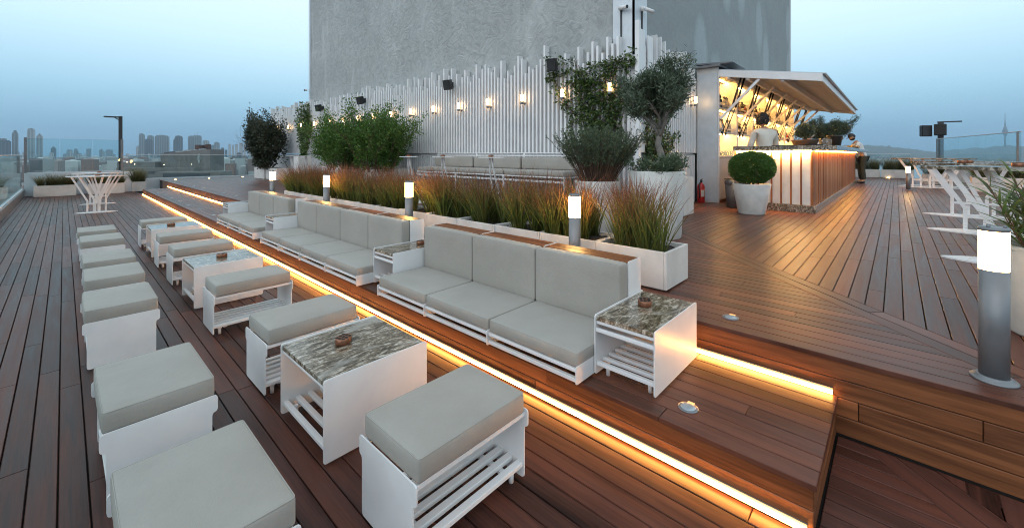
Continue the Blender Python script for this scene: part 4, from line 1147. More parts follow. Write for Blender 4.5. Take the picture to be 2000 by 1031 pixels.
# --- olive trees
def olive(label, loc, h, cr, trunk_h, per=13, ll=.062, stems=6, r=.045):
    t = thing('olive_tree', label, 'olive tree', loc, 0, 'olive trees'); out=[]; tips=[]
    pts = [Vector((0,0,-.05))]
    for k in range(6): pts.append(Vector((rng.gauss(0,.018), rng.gauss(0,.018), trunk_h*(k+1)/6)))
    out.append((pts, [r*(1.25-.5*k/6) for k in range(7)]))
    for k in range(stems):
        a = k*6.283/stems+rng.uniform(-.3,.3); tl = rng.uniform(.45, 1.0)
        grow(pts[-1-(k%2)], (math.cos(a)*cr*tl, math.sin(a)*cr*tl, (h-trunk_h)*.55), (h-trunk_h)*.46, r*.55, 3, out, tips, .48, (3,4), .60, .16, .28)
    branches('trunk', out, M['bark'], t, 7)
    Pn, D = scatter(tips, per, .045)
    q_ = ((Pn-np.array([0,0,trunk_h+(h-trunk_h)*.52]))/np.array([cr*1.0,cr*1.0,(h-trunk_h)*.70])); kp = (q_**2).sum(1) < 1.1+.5*np.sin(Pn[:,0]*13+1)*np.sin(Pn[:,1]*14)*np.sin(Pn[:,2]*11)+.2*nr.normal(size=len(Pn)); Pn, D = Pn[kp], D[kp]
    leaves('crown', Pn, D, ll, ll*.20, M['leaf_olive'], t, np.clip(.45+.27*nr.normal(size=len(Pn)),0,1), .1); return t
olive('olive tree with twisted pale trunk in the tall white corner pot', (4.98, 2.14, H2+.76), 1.50, .52, .56, 12, .055, 8, .042)
round_pot('pot of the far olive tree, standing beyond the bar end', (19.5, 1.86, H2), .24, .30, .6)
olive('far olive tree standing against the sky beyond the bar', (19.5, 1.86, H2+.55), 2.15, .85, .7, 8, .085, 8, .04)
# underplanting in the olive pot
def tuft(label, loc, n, h, mat, sp, name='low_plant', cat='plant'):
    a = nr.uniform(0, 6.283, n); q = np.sqrt(nr.random(n)); d = np.stack([np.cos(a)*q*sp, np.sin(a)*q*sp, np.ones(n)], 1)
    roots = np.stack([np.cos(a)*q*.2, np.sin(a)*q*.2, np.zeros(n)], 1)
    o = blades(name, roots, d, h*(.5+.6*nr.random(n)), .010*np.ones(n), M[mat], None, .5); o.location = loc; return tag(o, label, cat)
bush('low_plant', 'low grey-green herbs round the foot of the olive trunk', 'plant', (5.0, 2.183, H2+.76), 16, .30, (.32,.32), 'leaf_rose', .045, .012, 9, .03, 1, r=.004, foot=.7)
# rosemary-like bush: brown stems below, fine green sprays above
t = thing('rosemary_bush', 'wide wispy rosemary bush with brown stems in a white pot', 'bush', (4.85, 2.93, H2+.62)); n = 330
a = nr.uniform(0,6.283,n); q = nr.random(n)**.5
roots = np.stack([np.cos(a)*q*.20, np.sin(a)*q*.20, np.zeros(n)],1); d_ = np.stack([np.cos(a)*q*.62, np.sin(a)*q*.62, np.ones(n)],1); d_ /= np.linalg.norm(d_,axis=1,keepdims=True)
lens_ = .50+.28*nr.random(n); m = MB(); P_=[]; D_=[]
for i in range(n):
    p0 = Vector(roots[i]); dd = Vector(d_[i]); ln = float(lens_[i]); b1 = Vector((rng.gauss(0,.05), rng.gauss(0,.05), 0)); pts = [p0+dd*ln*u_+b1*u_*u_ for u_ in (0,.3,.6,.85,1)]
    m.tube(pts, [.0035,.003,.0026,.002,.001], 4, False)
    for k in range(48):
        u_ = rng.uniform(.48, 1.03); P_.append(p0+dd*ln*u_+b1*u_*u_); D_.append(dd*.7+Vector((rng.gauss(0,.6),rng.gauss(0,.6),rng.gauss(0,.45))))
m.build('stems', M['twig'], t)
leaves('foliage', np.array([tuple(p) for p in P_]), np.array([tuple(p) for p in D_]), .038, .0095, M['leaf_rose'], t, None, .1)

# plants on and beyond the bar
t = thing('clay_bowl', 'wide brown clay bowl on the bar counter', 'plant pot', (10.9, 1.45, zc)); m = MB(); m.lathe([(.18,0),(.25,.15),(.26,.16),(.235,.16),(.22,.13),(.02,.12)], n=30); m.build('body', M['terracotta'], t); m = MB(); m.lathe([(.226,.135),(.01,.145)], n=20); m.build('soil', M['soil'], t)
bush('bar_shrub', 'leafy green shrub in the brown bowl on the bar', 'shrub', (10.9, 1.45, zc+.14), 11, .36, (.08,.08), 'leaf_olive', .05, .024, 5, .025, 2, r=.008, foot=.3, lim=lambda P: (P[:,0]**2+P[:,1]**2)/.09 + ((P[:,2]-.18)/.26)**2 < 1.1)

# striped foreground grass in its pot at the right edge
round_pot('white round pot cut off by the right edge of the photo', (3.76, -.74, H2), .27, .31, .50)
t = thing('striped_grass', 'tall striped reed-like grass behind the large bollard at the right edge', 'ornamental grass', (3.76, -.74, H2+.44))
m = MB(); P_=[]; 
roots=[]; dirs=[]; ln_=[]
for k in range(46):
    a = rng.uniform(0,6.283); q = rng.random()**.5; b = Vector((math.cos(a)*q*.22, math.sin(a)*q*.22, 0)); dd = Vector((math.cos(a)*q*.50+rng.gauss(0,.05), math.sin(a)*q*.50+rng.gauss(0,.05), 1)).normalized(); h_ = rng.uniform(.25,.50)
    m.tube([b, b+dd*h_*.5, b+dd*h_], [.005,.004,.002], 5)
    for j in range(11):
        u_ = .25+.75*j/10; a2 = rng.uniform(0,6.283); roots.append(tuple(b+dd*h_*u_)); dirs.append((math.cos(a2)*.7+dd.x, math.sin(a2)*.7+dd.y, .75)); ln_.append(rng.uniform(.14,.26))
m.build('stems', M['twig'], t)
blades('foliage', roots, dirs, ln_, [.011+.008*rng.random() for _ in roots], M['blade_var'], t, .7, 6)
a = nr.uniform(0,6.283,150); q = nr.random(150)
blades('long_blades', np.stack([np.cos(a)*q*.2, np.sin(a)*q*.2, np.zeros(150)],1), np.stack([np.cos(a)*1.3, np.sin(a)*1.3, np.ones(150)*.7],1),   .30+.32*nr.random(150), .005*np.ones(150), M['blade_var'], t, .9, 7)

# ---------------------------------------------------------------- high tables
def high_table(label, loc, rz, ln, wd, top_mat, th, group, base_ln=.78, base_w=.26, H_=.90):
    """lens-shaped top and foot; long axis along local x"""
    t = thing('high_table', label, 'high table', loc, rz, group)
    def lens(a, b, n=28, ex=.75):
        up = [(-a*math.cos(math.pi*i/n), b*max(0,1-math.cos(math.pi*i/n)**2)**ex) for i in range(n+1)]; return up + [(x, -y) for x, y in up[-2:0:-1]]
    m = MB(); m.prism(lens(ln, wd)[::-1], 'z', H_-th, H_); m.build('table_top', M[top_mat], t)
    m = MB(); m.prism(lens(base_ln, base_w)[::-1], 'z', 0, .014); m.build('base_plate', M['white'], t)
    lw_ = .024+.018*min(1, ln)
    f1, f2 = (.46, .26) if ln > .7 else (.30, .10)
    for k, (bx, by, tx, ty) in enumerate(((-f1*ln,-.04,-.80*ln,-.05), (-f2*ln,.045,-.52*ln,.06), (f2*ln,-.045,.52*ln,-.06), (f1*ln,.04,.80*ln,.05), (-.04*ln,-.05,.22*ln,-.08), (.05*ln,.05,-.2*ln,.08))):
        m = MB(); z1 = .30+.03*(k%2)
        m.bar((bx,by,.0145),(bx,by,z1),.03,lw_,(1,0,0)); m.bar((bx,by,z1-.012),(tx,ty,H_-th-.0005),.032,lw_*1.05,(1,0,0)); m.build('leg', M['white'], t)
    m = MB(); m.rbox(-f1*ln-.02,f1*ln+.02,-.022,.022,.20,.235,.003); m.build('cross_bar', M['white'], t)
    return t
GT = 'granite high tables on the right'
h1 = high_table('nearest granite high table at the right, partly behind the bollard', (5.9, -1.10, H2), R(90), .92, .30, 'granite', .034, GT)
dup(h1, (8.0, -1.08, H2), R(90), 'granite high table on the right, second from the camera')
dup(h1, (10.0, -1.10, H2), R(90), 'granite high table on the right, third from the camera, mostly hidden')
dup(h1, (18.0, -.80, H2), R(90), 'far granite high table beside the small lit bollard')
dup(h1, (18.9, -.82, H2), R(90), 'farthest granite high table, just behind the lit bollard')
GL = 'white high tables on the lower deck'
h2_ = high_table('near white high table on the empty left deck', (.54, 14.2, 0), R(-6), .52, .20, 'white', .018, GL, .37, .14, .885)
dup(h2_, (.66, 16.6, 0), R(-5), 'far white high table on the left deck, behind the first one')
for x, y, z, rz, lb in ((.56,14.2,.8855,0,'copper ashtray on the near white high table'), (.68,16.6,.8855,0,'copper ashtray on the far white high table'),
                        (5.95,-.82,H2+.9005,.3,'copper ashtray at the near end of the closest granite high table'), (7.9,-.62,H2+.9005,.6,'copper ashtray on the second granite high table, left one'), (8.05,-.70,H2+.9005,.1,'copper ashtray on the second granite high table, right one')):
    dup(ash, (x,y,z), rz, lb)

# ---------------------------------------------------------------- glass railings
def railing(label, p0, p1, z0, zg, ztop, npan, base_mat='offwhite', posts=(), post_h=None, bw=.06, cap=True):
    """low wall z0..zg, glass panes zg..ztop, posts"""
    p0, p1 = Vector((*p0,0)), Vector((*p1,0)); d_ = (p1-p0); ln = d_.length; rz = math.atan2(d_.y, d_.x)
    t = thing('glass_railing', label, 'glass railing', (p0.x, p0.y, z0), rz, 'glass railings round the terrace')
    if zg > z0+.02:
        m = MB(); m.rbox(0, ln, -bw, bw, 0, zg-z0, .006); m.build('base_wall', M[base_mat], t)
        m = MB(); m.rbox(0, ln, -.03, .03, zg-z0+.0005, zg-z0+.02, .003); m.build('shoe_rail', M['pale'], t)
    for k in range(npan):
        a, b = ln*k/npan+.008, ln*(k+1)/npan-.008
        m = MB(); m.box(a, b, -.006, .006, zg-z0+.0205, ztop-z0); g = m.build('glass_pane', M['glass'], t)
        m = MB(); m.box(a, b, -.0065, .0065, ztop-z0+.0005, ztop-z0+.004); m.build('edge', M['glassedge'], g)
    if cap:
        m = MB(); m.rbox(0, ln, -.018, .018, ztop-z0+.005, ztop-z0+.028, .003); m.build('top_rail', M['pale'], t)
    for q in posts:
        m = MB(); m.rbox(ln*q-.035, ln*q+.035, -.055, -.0202, 0, (post_h or ztop)-z0, .004); m.build('post', M['greymetal'], t)
    return t
railing('glass railing on a low dark wall along the left edge of the deck', (-.95, 1.0), (-.95, 21.3), 0, .235, 1.36, 9, 'wetsheen')
railing('tall glass windbreak behind the left planters', (-.90, 21.35), (1.52, 21.35), 0, .78, 1.93, 3, 'pale', (0.012, .985), 1.97, cap=False)
railing('low glass railing between the tall windbreak and the dark shrub', (1.75, 22.15), (6.4, 22.15), 0, .43, 1.36, 3, 'pale')
railing('glass railing along the far right edge, beyond the bar end', (24.95, 3.2), (24.95, -.45), H2, H2+.03, 1.40, 3)
railing('tall glass windbreak on a white wall behind the high tables', (24.6, -1.25), (18.3, -2.58), H2, 1.06, 2.03, 3, 'offwhite', (.012, .988), 2.05)
railing('glass railing along the right edge, running out of the photo', (18.2, -2.62), (9.0, -4.4), H2, .95, 1.37, 4, 'offwhite')
m = MB(); m.rbox(1.54, 1.80, 21.20, 21.27, 0, .77, .006); o = tag(m.build('cladding_panel', M['white']), 'small glossy white panel standing at the right end of the left windbreak', 'panel')

# post lamps and speakers on posts
t = thing('post_lamp', 'dark square lamp post with a flat arm behind the left windbreak', 'lamp post', (1.47, 21.75, 0))
m = MB(); m.rbox(-.055,.055,-.045,.045,0,2.86,.006); m.build('post', M['darkmetal'], t)
m = MB(); m.bar((-.05,0,2.72),(-.16,0,2.80),.05,.03); m.rbox(-.46,.05,-.09,.09,2.80,2.84,.006); m.build('arm', M['darkmetal'], t)
m = MB(); m.box(-.44,-.20,-.07,.07,2.790,2.7995); m.build('lamp_head', M['clearglass'], t)
t = thing('speaker_post', 'dark post with a flat arm behind the right windbreak', 'post', (25.3, -1.38, H2))
m = MB(); m.rbox(-.07,.07,-.09,.09,0,2.36,.006); m.build('post', M['darkmetal'], t)
m = MB(); m.rbox(-.06,.06,-.62,.10,2.36,2.41,.006); m.build('arm', M['darkmetal'], t)
def box_speaker(label, loc, rz):
    t = thing('box_speaker', label, 'loudspeaker', loc, rz, 'square speakers on the post')
    m = MB(); m.rbox(-.10,.10,-.18,.18,-.24,.24,.02); m.build('cabinet', M['black'], t)
    m = MB(); m.box(-.108,-.1005,-.16,.16,-.21,.21); m.build('grille', M['darkmetal'], t)
    m = MB(); m.bar((.1005,0,0),(.22,0,0),.06,.06); m.build('bracket', M['darkmetal'], t); return t
b1 = box_speaker('left one of two square speakers on the dark post, turned away', (25.15, -.93, H2+2.02), R(28))
dup(b1, (25.05, -1.36, H2+2.05), R(-14), 'right one of two square speakers, in front of the dark post')
t = thing('floodlight', 'dark floodlight head cut by the left edge of the photo', 'floodlight', (-1.12, 9.4, 0))
m = MB(); m.rbox(-.03,.03,-.03,.03,-.05,1.45,.004); m.build('post', M['darkmetal'], t)
m = MB(); m.rbox(-.14,.16,-.09,.09,1.44,1.56,.02); m.build('head', M['black'], t)

# ---------------------------------------------------------------- people
def skin_mesh(name, joints, edges, mat, parent=None, sub=2, extra=None):
    me = bpy.data.meshes.new('tmp'); me.from_pydata([j[0] for j in joints], edges, []); me.update()
    o = bpy.data.objects.new('tmp', me); C.objects.link(o)
    md = o.modifiers.new('s', 'SKIN'); md.use_smooth_shade = True
    sv = me.skin_vertices[0].data if me.skin_vertices else None
    if sv is None:
        bm = bmesh.new(); bm.from_mesh(me); bm.verts.layers.skin.verify(); bm.to_mesh(me); bm.free(); sv = me.skin_vertices[0].data
    for i, j in enumerate(joints):
        r = j[1]; sv[i].radius = r if isinstance(r, tuple) else (r, r)
    sv[0].use_root = True
    s2_ = o.modifiers.new('u', 'SUBSURF'); s2_.levels = sub; s2_.render_levels = sub
    dg = bpy.context.evaluated_depsgraph_get(); em = bpy.data.meshes.new_from_object(o.evaluated_get(dg))
    bpy.data.objects.remove(o); bpy.data.meshes.remove(me)
    m = MB(); m.add([v.co[:] for v in em.vertices], [tuple(p.vertices) for p in em.polygons], True)
    bpy.data.meshes.remove(em)
    if extra: extra(m)
    return m.build(name, mat, parent)
def person(label, loc, rz, lean, armL, armR, head_turn, shirt, hair='curly', s=1.0, apron=False, nod=0, neckf=0, loose=1.0):
    """local +x is forward; arms: (elbow, wrist) in local metres relative to shoulder"""
    hz, wz, shz = .92, 1.10, 1.42; lx = math.sin(lean)*.5
    sh = Vector((lx, 0, .92+math.cos(lean)*.50)); hip = Vector((0,0,.92)); waist = hip.lerp(sh, .38); chest = hip.lerp(sh, .75)
    neck = sh + Vector((.02+neckf*.4, 0, .09)); hd = neck + Vector((.03+neckf+math.sin(nod)*.06, 0, .115))
    J = [(hip,(.120,.095)),(waist,(.110,.08)),(chest,(.125,.088)),(sh,(.075,.06)),(neck,(.052,.055))]; E_ = [(0,1),(1,2),(2,3),(3,4)]
    def addj(p, r, par): J.append((p, r)); E_.append((par, len(J)-1)); return len(J)-1
    hands = []
    for sd, arm in ((1, armL), (-1, armR)):
        so_ = sh + Vector((0, sd*.175, -.02)); el = so_ + Vector(arm[0]); wr = so_ + Vector(arm[1])
        a = addj(so_, .062, 3); b = addj(el, .045, a); c = addj(wr, .030, b); dh = (wr-el).normalized()
        pm = addj(wr+dh*.055, (.040,.020), c); side = Vector((0,sd,0)).cross(dh).normalized() if abs(dh.y) < .9 else Vector((0,0,1))
        lat = dh.cross(side).normalized()
        for k in range(4):
            f0 = wr+dh*.095+lat*(.027-.018*k); l_ = (.065,.075,.07,.055)[k]
            q = addj(f0, .0095, pm); q2 = addj(f0+dh*l_*.5-side*.012, .0085, q); addj(f0+dh*l_*.9-side*.035, .007, q2)
        th0 = addj(wr+dh*.03+lat*.045, .011, pm); addj(wr+dh*.07+lat*.065-side*.02, .009, th0)
        hands.append((so_, el, wr))
    legs = []
    for sd in (1,-1):
        k0 = Vector((.0, sd*.095, .86)); kn = Vector((.03, sd*.105, .49)); an = Vector((-.01, sd*.11, .09)); a = addj(k0, .080, 0); b = addj(kn, .055, a); c = addj(an, .042, b); d_ = addj(Vector((.08, sd*.12, .045)), (.045,.04), c); addj(Vector((.17, sd*.125, .035)), (.042,.03), d_); legs.append((k0, kn, an))
    def head(m):
        ct, st_ = math.cos(head_turn), math.sin(head_turn)
        def tr(p):
            x, y, z = p; x, z = x*math.cos(nod)+z*math.sin(nod), -x*math.sin(nod)+z*math.cos(nod)
            return (hd.x+x*ct-y*st_, hd.y+x*st_+y*ct, hd.z+z)
        b0 = len(m.v); tmp = MB(); tmp.ball((0,0,0), 1, 22, 16); vs = []
        for x, y, z in tmp.v:
            X, Y, Z = x*.098, y*.077, z*.122
            if z < -.2: k = (-z-.2)/.8; Y *= 1-.38*k; X = X*(1-.25*k)+.018*k
            if x > .8 and abs(y) < .3: X += .018*max(0, 1-abs(y)/.28)*max(0, 1-abs(z+.12)/.30)           # nose
            if x > .55 and .05 < z < .35 and .22 < abs(y) < .62: X -= .006                                  # eye sockets
            if x > .7 and -.55 < z < -.40: X += .004                                                          # lips
            vs.append(tr((X,Y,Z)))
        m.add(vs, tmp.f, True)
        for sd in (1,-1):
            e_ = MB(); e_.ball((.0, sd*.080, -.005), .030, 10, 8, (.6,.3,1)); m.add([tr(p) for p in e_.v], e_.f, True)
    body = skin_mesh('person', J, E_, M['skin'], None, 2, head)
    body.location = loc; body.rotation_euler = (0,0,rz); body.scale = (s,s,s); tag(body, label, 'person', 'people at the bar')
    ct, st_ = math.cos(head_turn), math.sin(head_turn)
    def hp(x, y, z):
        x, z = x*math.cos(nod)+z*math.sin(nod), -x*math.sin(nod)+z*math.cos(nod); return (hd.x+x*ct-y*st_, hd.y+x*st_+y*ct, hd.z+z)
    # eyes
    m = MB()
    for sd in (1,-1): m.ball(hp(.083, sd*.032, .022), .009, 8, 6)
    m.build('eyes', M['hair'], body)
    SJ = [(hip+Vector((0,0,-.10)),(.165,.13)),(hip,(.158,.128)),(waist,(.150,.115)),(chest,(.165,.12)),(sh+Vector((0,0,.005)),(.108,.088)),(sh+Vector((.012,0,.05)),(.066,.066))]; SE = [(0,1),(1,2),(2,3),(3,4),(4,5)]
    for so_, el, wr in hands:
        SJ += [(so_,.062),(el,.052),(el.lerp(wr,.8),.042)]; n_ = len(SJ); SE += [(4,n_-3),(n_-3,n_-2),(n_-2,n_-1)]
    skin_mesh('shirt', [(j[0], tuple(q*loose for q in j[1]) if isinstance(j[1], tuple) else j[1]*loose) for j in SJ], SE, shirt, body)
    TJ = [(hip+Vector((0,0,.02)),(.155,.125))]; TE = []
    for k0, kn, an in legs:
        TJ += [(k0,.108),(kn,.078),(an+Vector((0,0,.03)),.066)]; n_ = len(TJ); TE += [(0,n_-3),(n_-3,n_-2),(n_-2,n_-1)]
    skin_mesh('trousers', TJ, TE, M['trouser'], body)
    for sd in (1,-1):
        m = MB(); m.ball((.075, sd*.122, .045), .05, 14, 8, (2.5,1.0,.9)); m.build('shoe', M['black'], body)
    m = MB()
    if hair == 'curly':
        for k in range(210):
            a = rng.uniform(0,6.283); zt = rng.uniform(-.75,1); q = math.sqrt(max(0,1-zt*zt)); x, y = math.cos(a)*q, math.sin(a)*q
            if x > (.55 if zt > -.2 else -.1) and zt < .45: continue
            m.ball(hp(x*.104-.006, y*.090, zt*.125+.018), rng.uniform(.020,.034), 7, 5)
    else:
        tmp = MB(); tmp.ball((0,0,0), 1, 20, 14); vs = [hp(x*.104-.004, y*.083, max(z, -.30 if x < .2 else .30)*.128+.004) for x,y,z in tmp.v]; m.add(vs, tmp.f, True)
    m.build('hair', M['hair'], body)
    if hair == 'cap':
        m = MB(); tmp = MB(); tmp.ball((0,0,0), 1, 20, 12); m.add([hp(x*.110, y*.090, max(z,.18)*.135+.008) for x,y,z in tmp.v], tmp.f, True)
        m.add([hp(.07+.10*u_, v_*.07*(1-.35*u_), .040-.012*u_) for u_ in (0,.5,1) for v_ in (-1,-.5,0,.5,1)], [(i*5+j,(i+1)*5+j,(i+1)*5+j+1,i*5+j+1) for i in range(2) for j in range(4)], True); m.build('cap', M['black'], body)
        m = MB(); tmp = MB(); tmp.ball((0,0,0), 1, 16, 12); m.add([hp(x*.085+.018, y*.066, -.045+min(z,.2)*.075) for x,y,z in tmp.v], tmp.f, True); m.build('beard', M['hair'], body)
    if hair == 'mask':
        m = MB(); tmp = MB(); tmp.ball((0,0,0), 1, 16, 12); m.add([hp(max(x,-.1)*.102+.006, y*.080, -.035+z*.045) for x,y,z in tmp.v], tmp.f, True); m.build('face_band', M['shirtw'], body)
    return body
person('bartender with curly dark hair and loose cream shirt seen from behind', (9.52, 1.93, H2), R(38), .06, ((.02,.07,-.27),(.22,.05,-.40)), ((.10,-.10,-.26),(.33,-.10,-.36)), R(-22), M['shirt'], 'curly', 1.04, nod=.25, loose=1.16)
person('bearded man in a dark cap and white shirt bending over trays at the bar end', (19.12, .88, H2), R(112), .34, ((.10,.05,-.26),(.36,-.02,-.30)), ((.12,-.05,-.25),(.38,.0,-.27)), 0, M['shirtw'], 'cap', 1.02, nod=.55, neckf=.03)
person('dark-haired worker stooping behind the steel buckets, only the head showing', (12.6, 1.72, H2), R(215), .55, ((.10,.05,-.26),(.30,-.02,-.30)), ((.12,-.05,-.25),(.30,.0,-.30)), .2, M['shirtw'], 'mask', .98, nod=.3)

# ---------------------------------------------------------------- the city below, hills, towers
GZ = -95.0
def ground_mat(name, a, c_, scale):
    m, t, b = new_mat(name); v = coords(t)
    n1 = noise(t, scale, 8, v, .7); n2 = noise(t, scale*6, 6, v, .7)
    L(t, mixc(t, mrange(t, n2, .4, .65, 0, .6), rampn(t, [(.35, a), (.65, c_)], n1), tuple(x*1.8 for x in c_)), b.inputs['Base Color']); b.inputs['Roughness'].default_value = .9; return m
m = MB(); R0 = 9000; m.prism([(R0*math.cos(a), R0*math.sin(a)) for a in np.linspace(0, 2*math.pi, 64, endpoint=False)], 'z', GZ-1, GZ)
st(m.build('ground', ground_mat('city_ground', (.05,.055,.05), (.10,.10,.095), .004)))
def pix(px, d):          # bearing of a photo column at depth d -> world x, y
    F_ = (math.cos(R(42.8)), math.sin(R(42.8))); Rr = (math.sin(R(42.8)), -math.cos(R(42.8))); l = (px-1000)/810.6*d
    return d*F_[0]+l*Rr[0], d*F_[1]+l*Rr[1]
sea = MB(); a_ = [pix(p, 900) for p in (1560, 1800, 2100, 2500)]; b_ = [pix(p, 4300) for p in (1560, 1800, 2100, 2500)]
sea.add([(*p, GZ+.5) for p in a_]+[(*p, GZ+.5) for p in b_], [(i, i+1, 5+i, 4+i) for i in range(3)])
wm, wt, wb_ = new_mat('strait_water'); wb_.inputs['Base Color'].default_value = (.03,.06,.08,1); wb_.inputs['Roughness'].default_value = .25
bump(wt, wb_, noise(wt, .05, 6, coords(wt)), .3, 1.0); st(sea.build('sea', wm))
# hills across the water
def hill(label, prof, d0, d1, seed):
    rr = np.random.default_rng(seed); m = MB(); n = 90; vs=[]; rows_=8
    xs_ = np.linspace(prof[0][0], prof[-1][0], n)
    hy_ = np.interp(xs_, [p[0] for p in prof], [p[1] for p in prof]); nz_ = np.convolve(rr.normal(size=n+8), np.ones(9)/9, 'valid')
    for j in range(rows_+1):
        u_ = j/rows_; d_ = d0+(d1-d0)*u_
        for i in range(n):
            zt = 1.4+(302-hy_[i])*d1*.96/810.6 + nz_[i]*6
            x, y = pix(xs_[i], d_); vs.append((x, y, GZ+.2+(zt-GZ)*(math.sin(u_*math.pi/2)**1.3)*(1+.03*rr.normal())))
    m.add(vs, [(j*n+i, j*n+i+1, (j+1)*n+i+1, (j+1)*n+i) for j in range(rows_) for i in range(n-1)], True)
    return st(m.build('hills', ground_mat('wooded_hill', (.035,.045,.035), (.07,.075,.06), .006)))
hill('', [(1500,296),(1640,285),(1700,283),(1760,289),(1830,297),(1900,300),(2000,301)], 4300, 5200, 1)
hill('', [(1740,301),(1820,297),(1880,291),(1940,286),(1975,284),(2030,288),(2120,292),(2300,290),(2500,296)], 4000, 4700, 2)
# little houses on the slopes and the low roofs of the city: countless, one mass each
bwin = {}
def city_mat(name, wall, winc, sx=.09, sz=.30):
    m, t, b = new_mat(name); v = coords(t, (1,1,1))
    sp_ = t.nodes.new("ShaderNodeSeparateXYZ"); L(t, v, sp_.inputs[0])
    ad = t.nodes.new("ShaderNodeMath"); ad.operation = 'ADD'; L(t, sp_.outputs[0], ad.inputs[0]); L(t, sp_.outputs[1], ad.inputs[1])
    def stripe(src, f, duty):
        a = t.nodes.new("ShaderNodeMath"); a.operation = 'MULTIPLY'; L(t, src, a.inputs[0]); a.inputs[1].default_value = f
        b2 = t.nodes.new("ShaderNodeMath"); b2.operation = 'FRACT'; L(t, a.outputs[0], b2.inputs[0])
        c2 = t.nodes.new("ShaderNodeMath"); c2.operation = 'LESS_THAN'; L(t, b2.outputs[0], c2.inputs[0]); c2.inputs[1].default_value = duty; return c2.outputs[0]
    s1 = stripe(ad.outputs[0], sx, .62); s2_ = stripe(sp_.outputs[2], sz, .55)
    mm = t.nodes.new("ShaderNodeMath"); mm.operation = 'MULTIPLY'; L(t, s1, mm.inputs[0]); L(t, s2_, mm.inputs[1])
    n = noise(t, .02, 3, v); base = mixc(t, mrange(t, n, .3, .7, 0, .4), wall, tuple(x*.7 for x in wall))
    L(t, mixc(t, mm.outputs[0], base, winc), b.inputs['Base Color']); b.inputs['Roughness'].default_value = .5; return m
CM = [city_mat('dark_glass_tower', (.13,.15,.17), (.045,.06,.075)), city_mat('pale_tower', (.42,.43,.43), (.12,.14,.16)), city_mat('mid_tower', (.26,.28,.29), (.09,.11,.13)), city_mat('far_pale_flats', (.50,.48,.46), (.16,.17,.18), .12, .33)]
def roofs(name, label, n, pr, dr, seed, hr=(8, 26), sz=(8, 22), onhill=None):
    rr = random.Random(seed); cols = [[], [], []]; V=[]; F=[]; T=[]
    for _ in range(n):
        d_ = dr[0]*(dr[1]/dr[0])**rr.random(); x, y = pix(rr.uniform(*pr), d_); a, b = rr.uniform(*sz), rr.uniform(*sz); h_ = rr.uniform(*hr); rz = rr.uniform(0, 1.57); z0 = GZ
        if onhill: u_ = (d_-dr[0])/(dr[1]-dr[0]); z0 = GZ + onhill*(math.sin(min(1,u_)*1.57)**1.3)-4
        c, s_ = math.cos(rz), math.sin(rz); i0 = len(V)
        for z in (z0-2, z0+h_):
            for p, q in ((-a,-b),(a,-b),(a,b),(-a,b)): V.append((x+(p*c-q*s_)*.5, y+(p*s_+q*c)*.5, z))
        V.append((x, y, z0+h_+rr.choice((0.1, 0.1, 3.5, 5)))); tn = rr.random(); T += [tn]*9
        F += [(i0,i0+1,i0+5,i0+4),(i0+1,i0+2,i0+6,i0+5),(i0+2,i0+3,i0+7,i0+6),(i0+3,i0,i0+4,i0+7)]
        for k in range(4): F.append((i0+4+k, i0+4+(k+1)%4, i0+8, i0+8))
    me = MB(); me.v = V; me.f = [tuple(dict.fromkeys(f)) for f in F]; me.sm = [False]*len(F)
    o = me.build(name, M['cityroof'], None, tone=np.array(T)); tag(o, label, 'houses', None, 'stuff'); return o
cm, ct_, cb_ = new_mat('city_roofs'); L(ct_, rampn(ct_, [(0,(.07,.06,.055)),(.3,(.22,.12,.08)),(.55,(.30,.29,.27)),(.8,(.45,.44,.42)),(1,(.60,.60,.58))], attrf(ct_,'tone')), cb_.inputs['Base Color']); cb_.inputs['Roughness'].default_value = .8; M['cityroof'] = cm
roofs('city_roofs', 'hazy carpet of low city roofs below the terrace on the left', 4200, (-250, 640), (420, 4200), 5)
roofs('city_roofs', 'dense hazy band of mid-rise blocks along the left horizon', 1500, (-250, 640), (1300, 4300), 9, (30, 86), (14, 38))
roofs('shore_houses', 'scattered pale houses along the far shore on the right', 500, (1560, 2300), (3900, 4500), 6, (6, 20), (10, 30), 60)
def tower_bld(label, px0, px1, ytop, d, mat, group=None, crown=None, depth=.8):
    xm, ym = pix((px0+px1)/2, d); th_ = math.atan(((px0+px1)/2-1000)/810.6); wd = (px1-px0)/810.6*d*math.cos(th_); zt = 1.4+(302-ytop)*d/810.6
    t = thing('skyscraper', label, 'skyscraper', (xm, ym, GZ), R(-47.2)-th_, group); h_ = zt-GZ
    m = MB(); m.box(-wd/2, wd/2, 0, wd*depth, 0, h_*.97); m.box(-wd*.42, wd*.42, wd*.08, wd*depth*.9, h_*.97, h_); 
    m.build('shaft', CM[mat], t)
    m = MB()
    if crown == 'point': m.add([(-wd/2,0,h_*.971),(wd/2,0,h_*.971),(wd/2,wd*depth,h_*.971),(-wd/2,wd*depth,h_*.971),(0,wd*depth/2,h_*1.07)], [(0,1,4),(1,2,4),(2,3,4),(3,0,4)])
    elif crown == 'mast': m.cyl((0,wd*.4,h_),(0,wd*.4,h_*1.12),1.4,.4,8); m.cyl((-wd*.3,wd*.4,h_),(-wd*.3,wd*.4,h_*1.07),1,.4,8)
    elif crown == 'step': m.box(-wd*.25,wd*.25,wd*.2,wd*.6,h_,h_*1.05)
    else: m.box(-wd*.2,wd*.2,wd*.2,wd*.5,h_,h_*1.018); m.box(-wd*.4,-wd*.28,wd*.2,wd*.4,h_,h_*1.012)
    m.build('roof_top', CM[2], t); return t
tower_bld('dark broad tower cut by the left edge of the photo', -14, 22, 274, 1900, 0, None, 'step')
tower_bld('dark stepped tower second from the left edge', 23, 36, 259, 2000, 2, None, 'step')
tower_bld('tall flat-topped tower seen through the left windbreak', 53, 69, 252, 2000, 1)
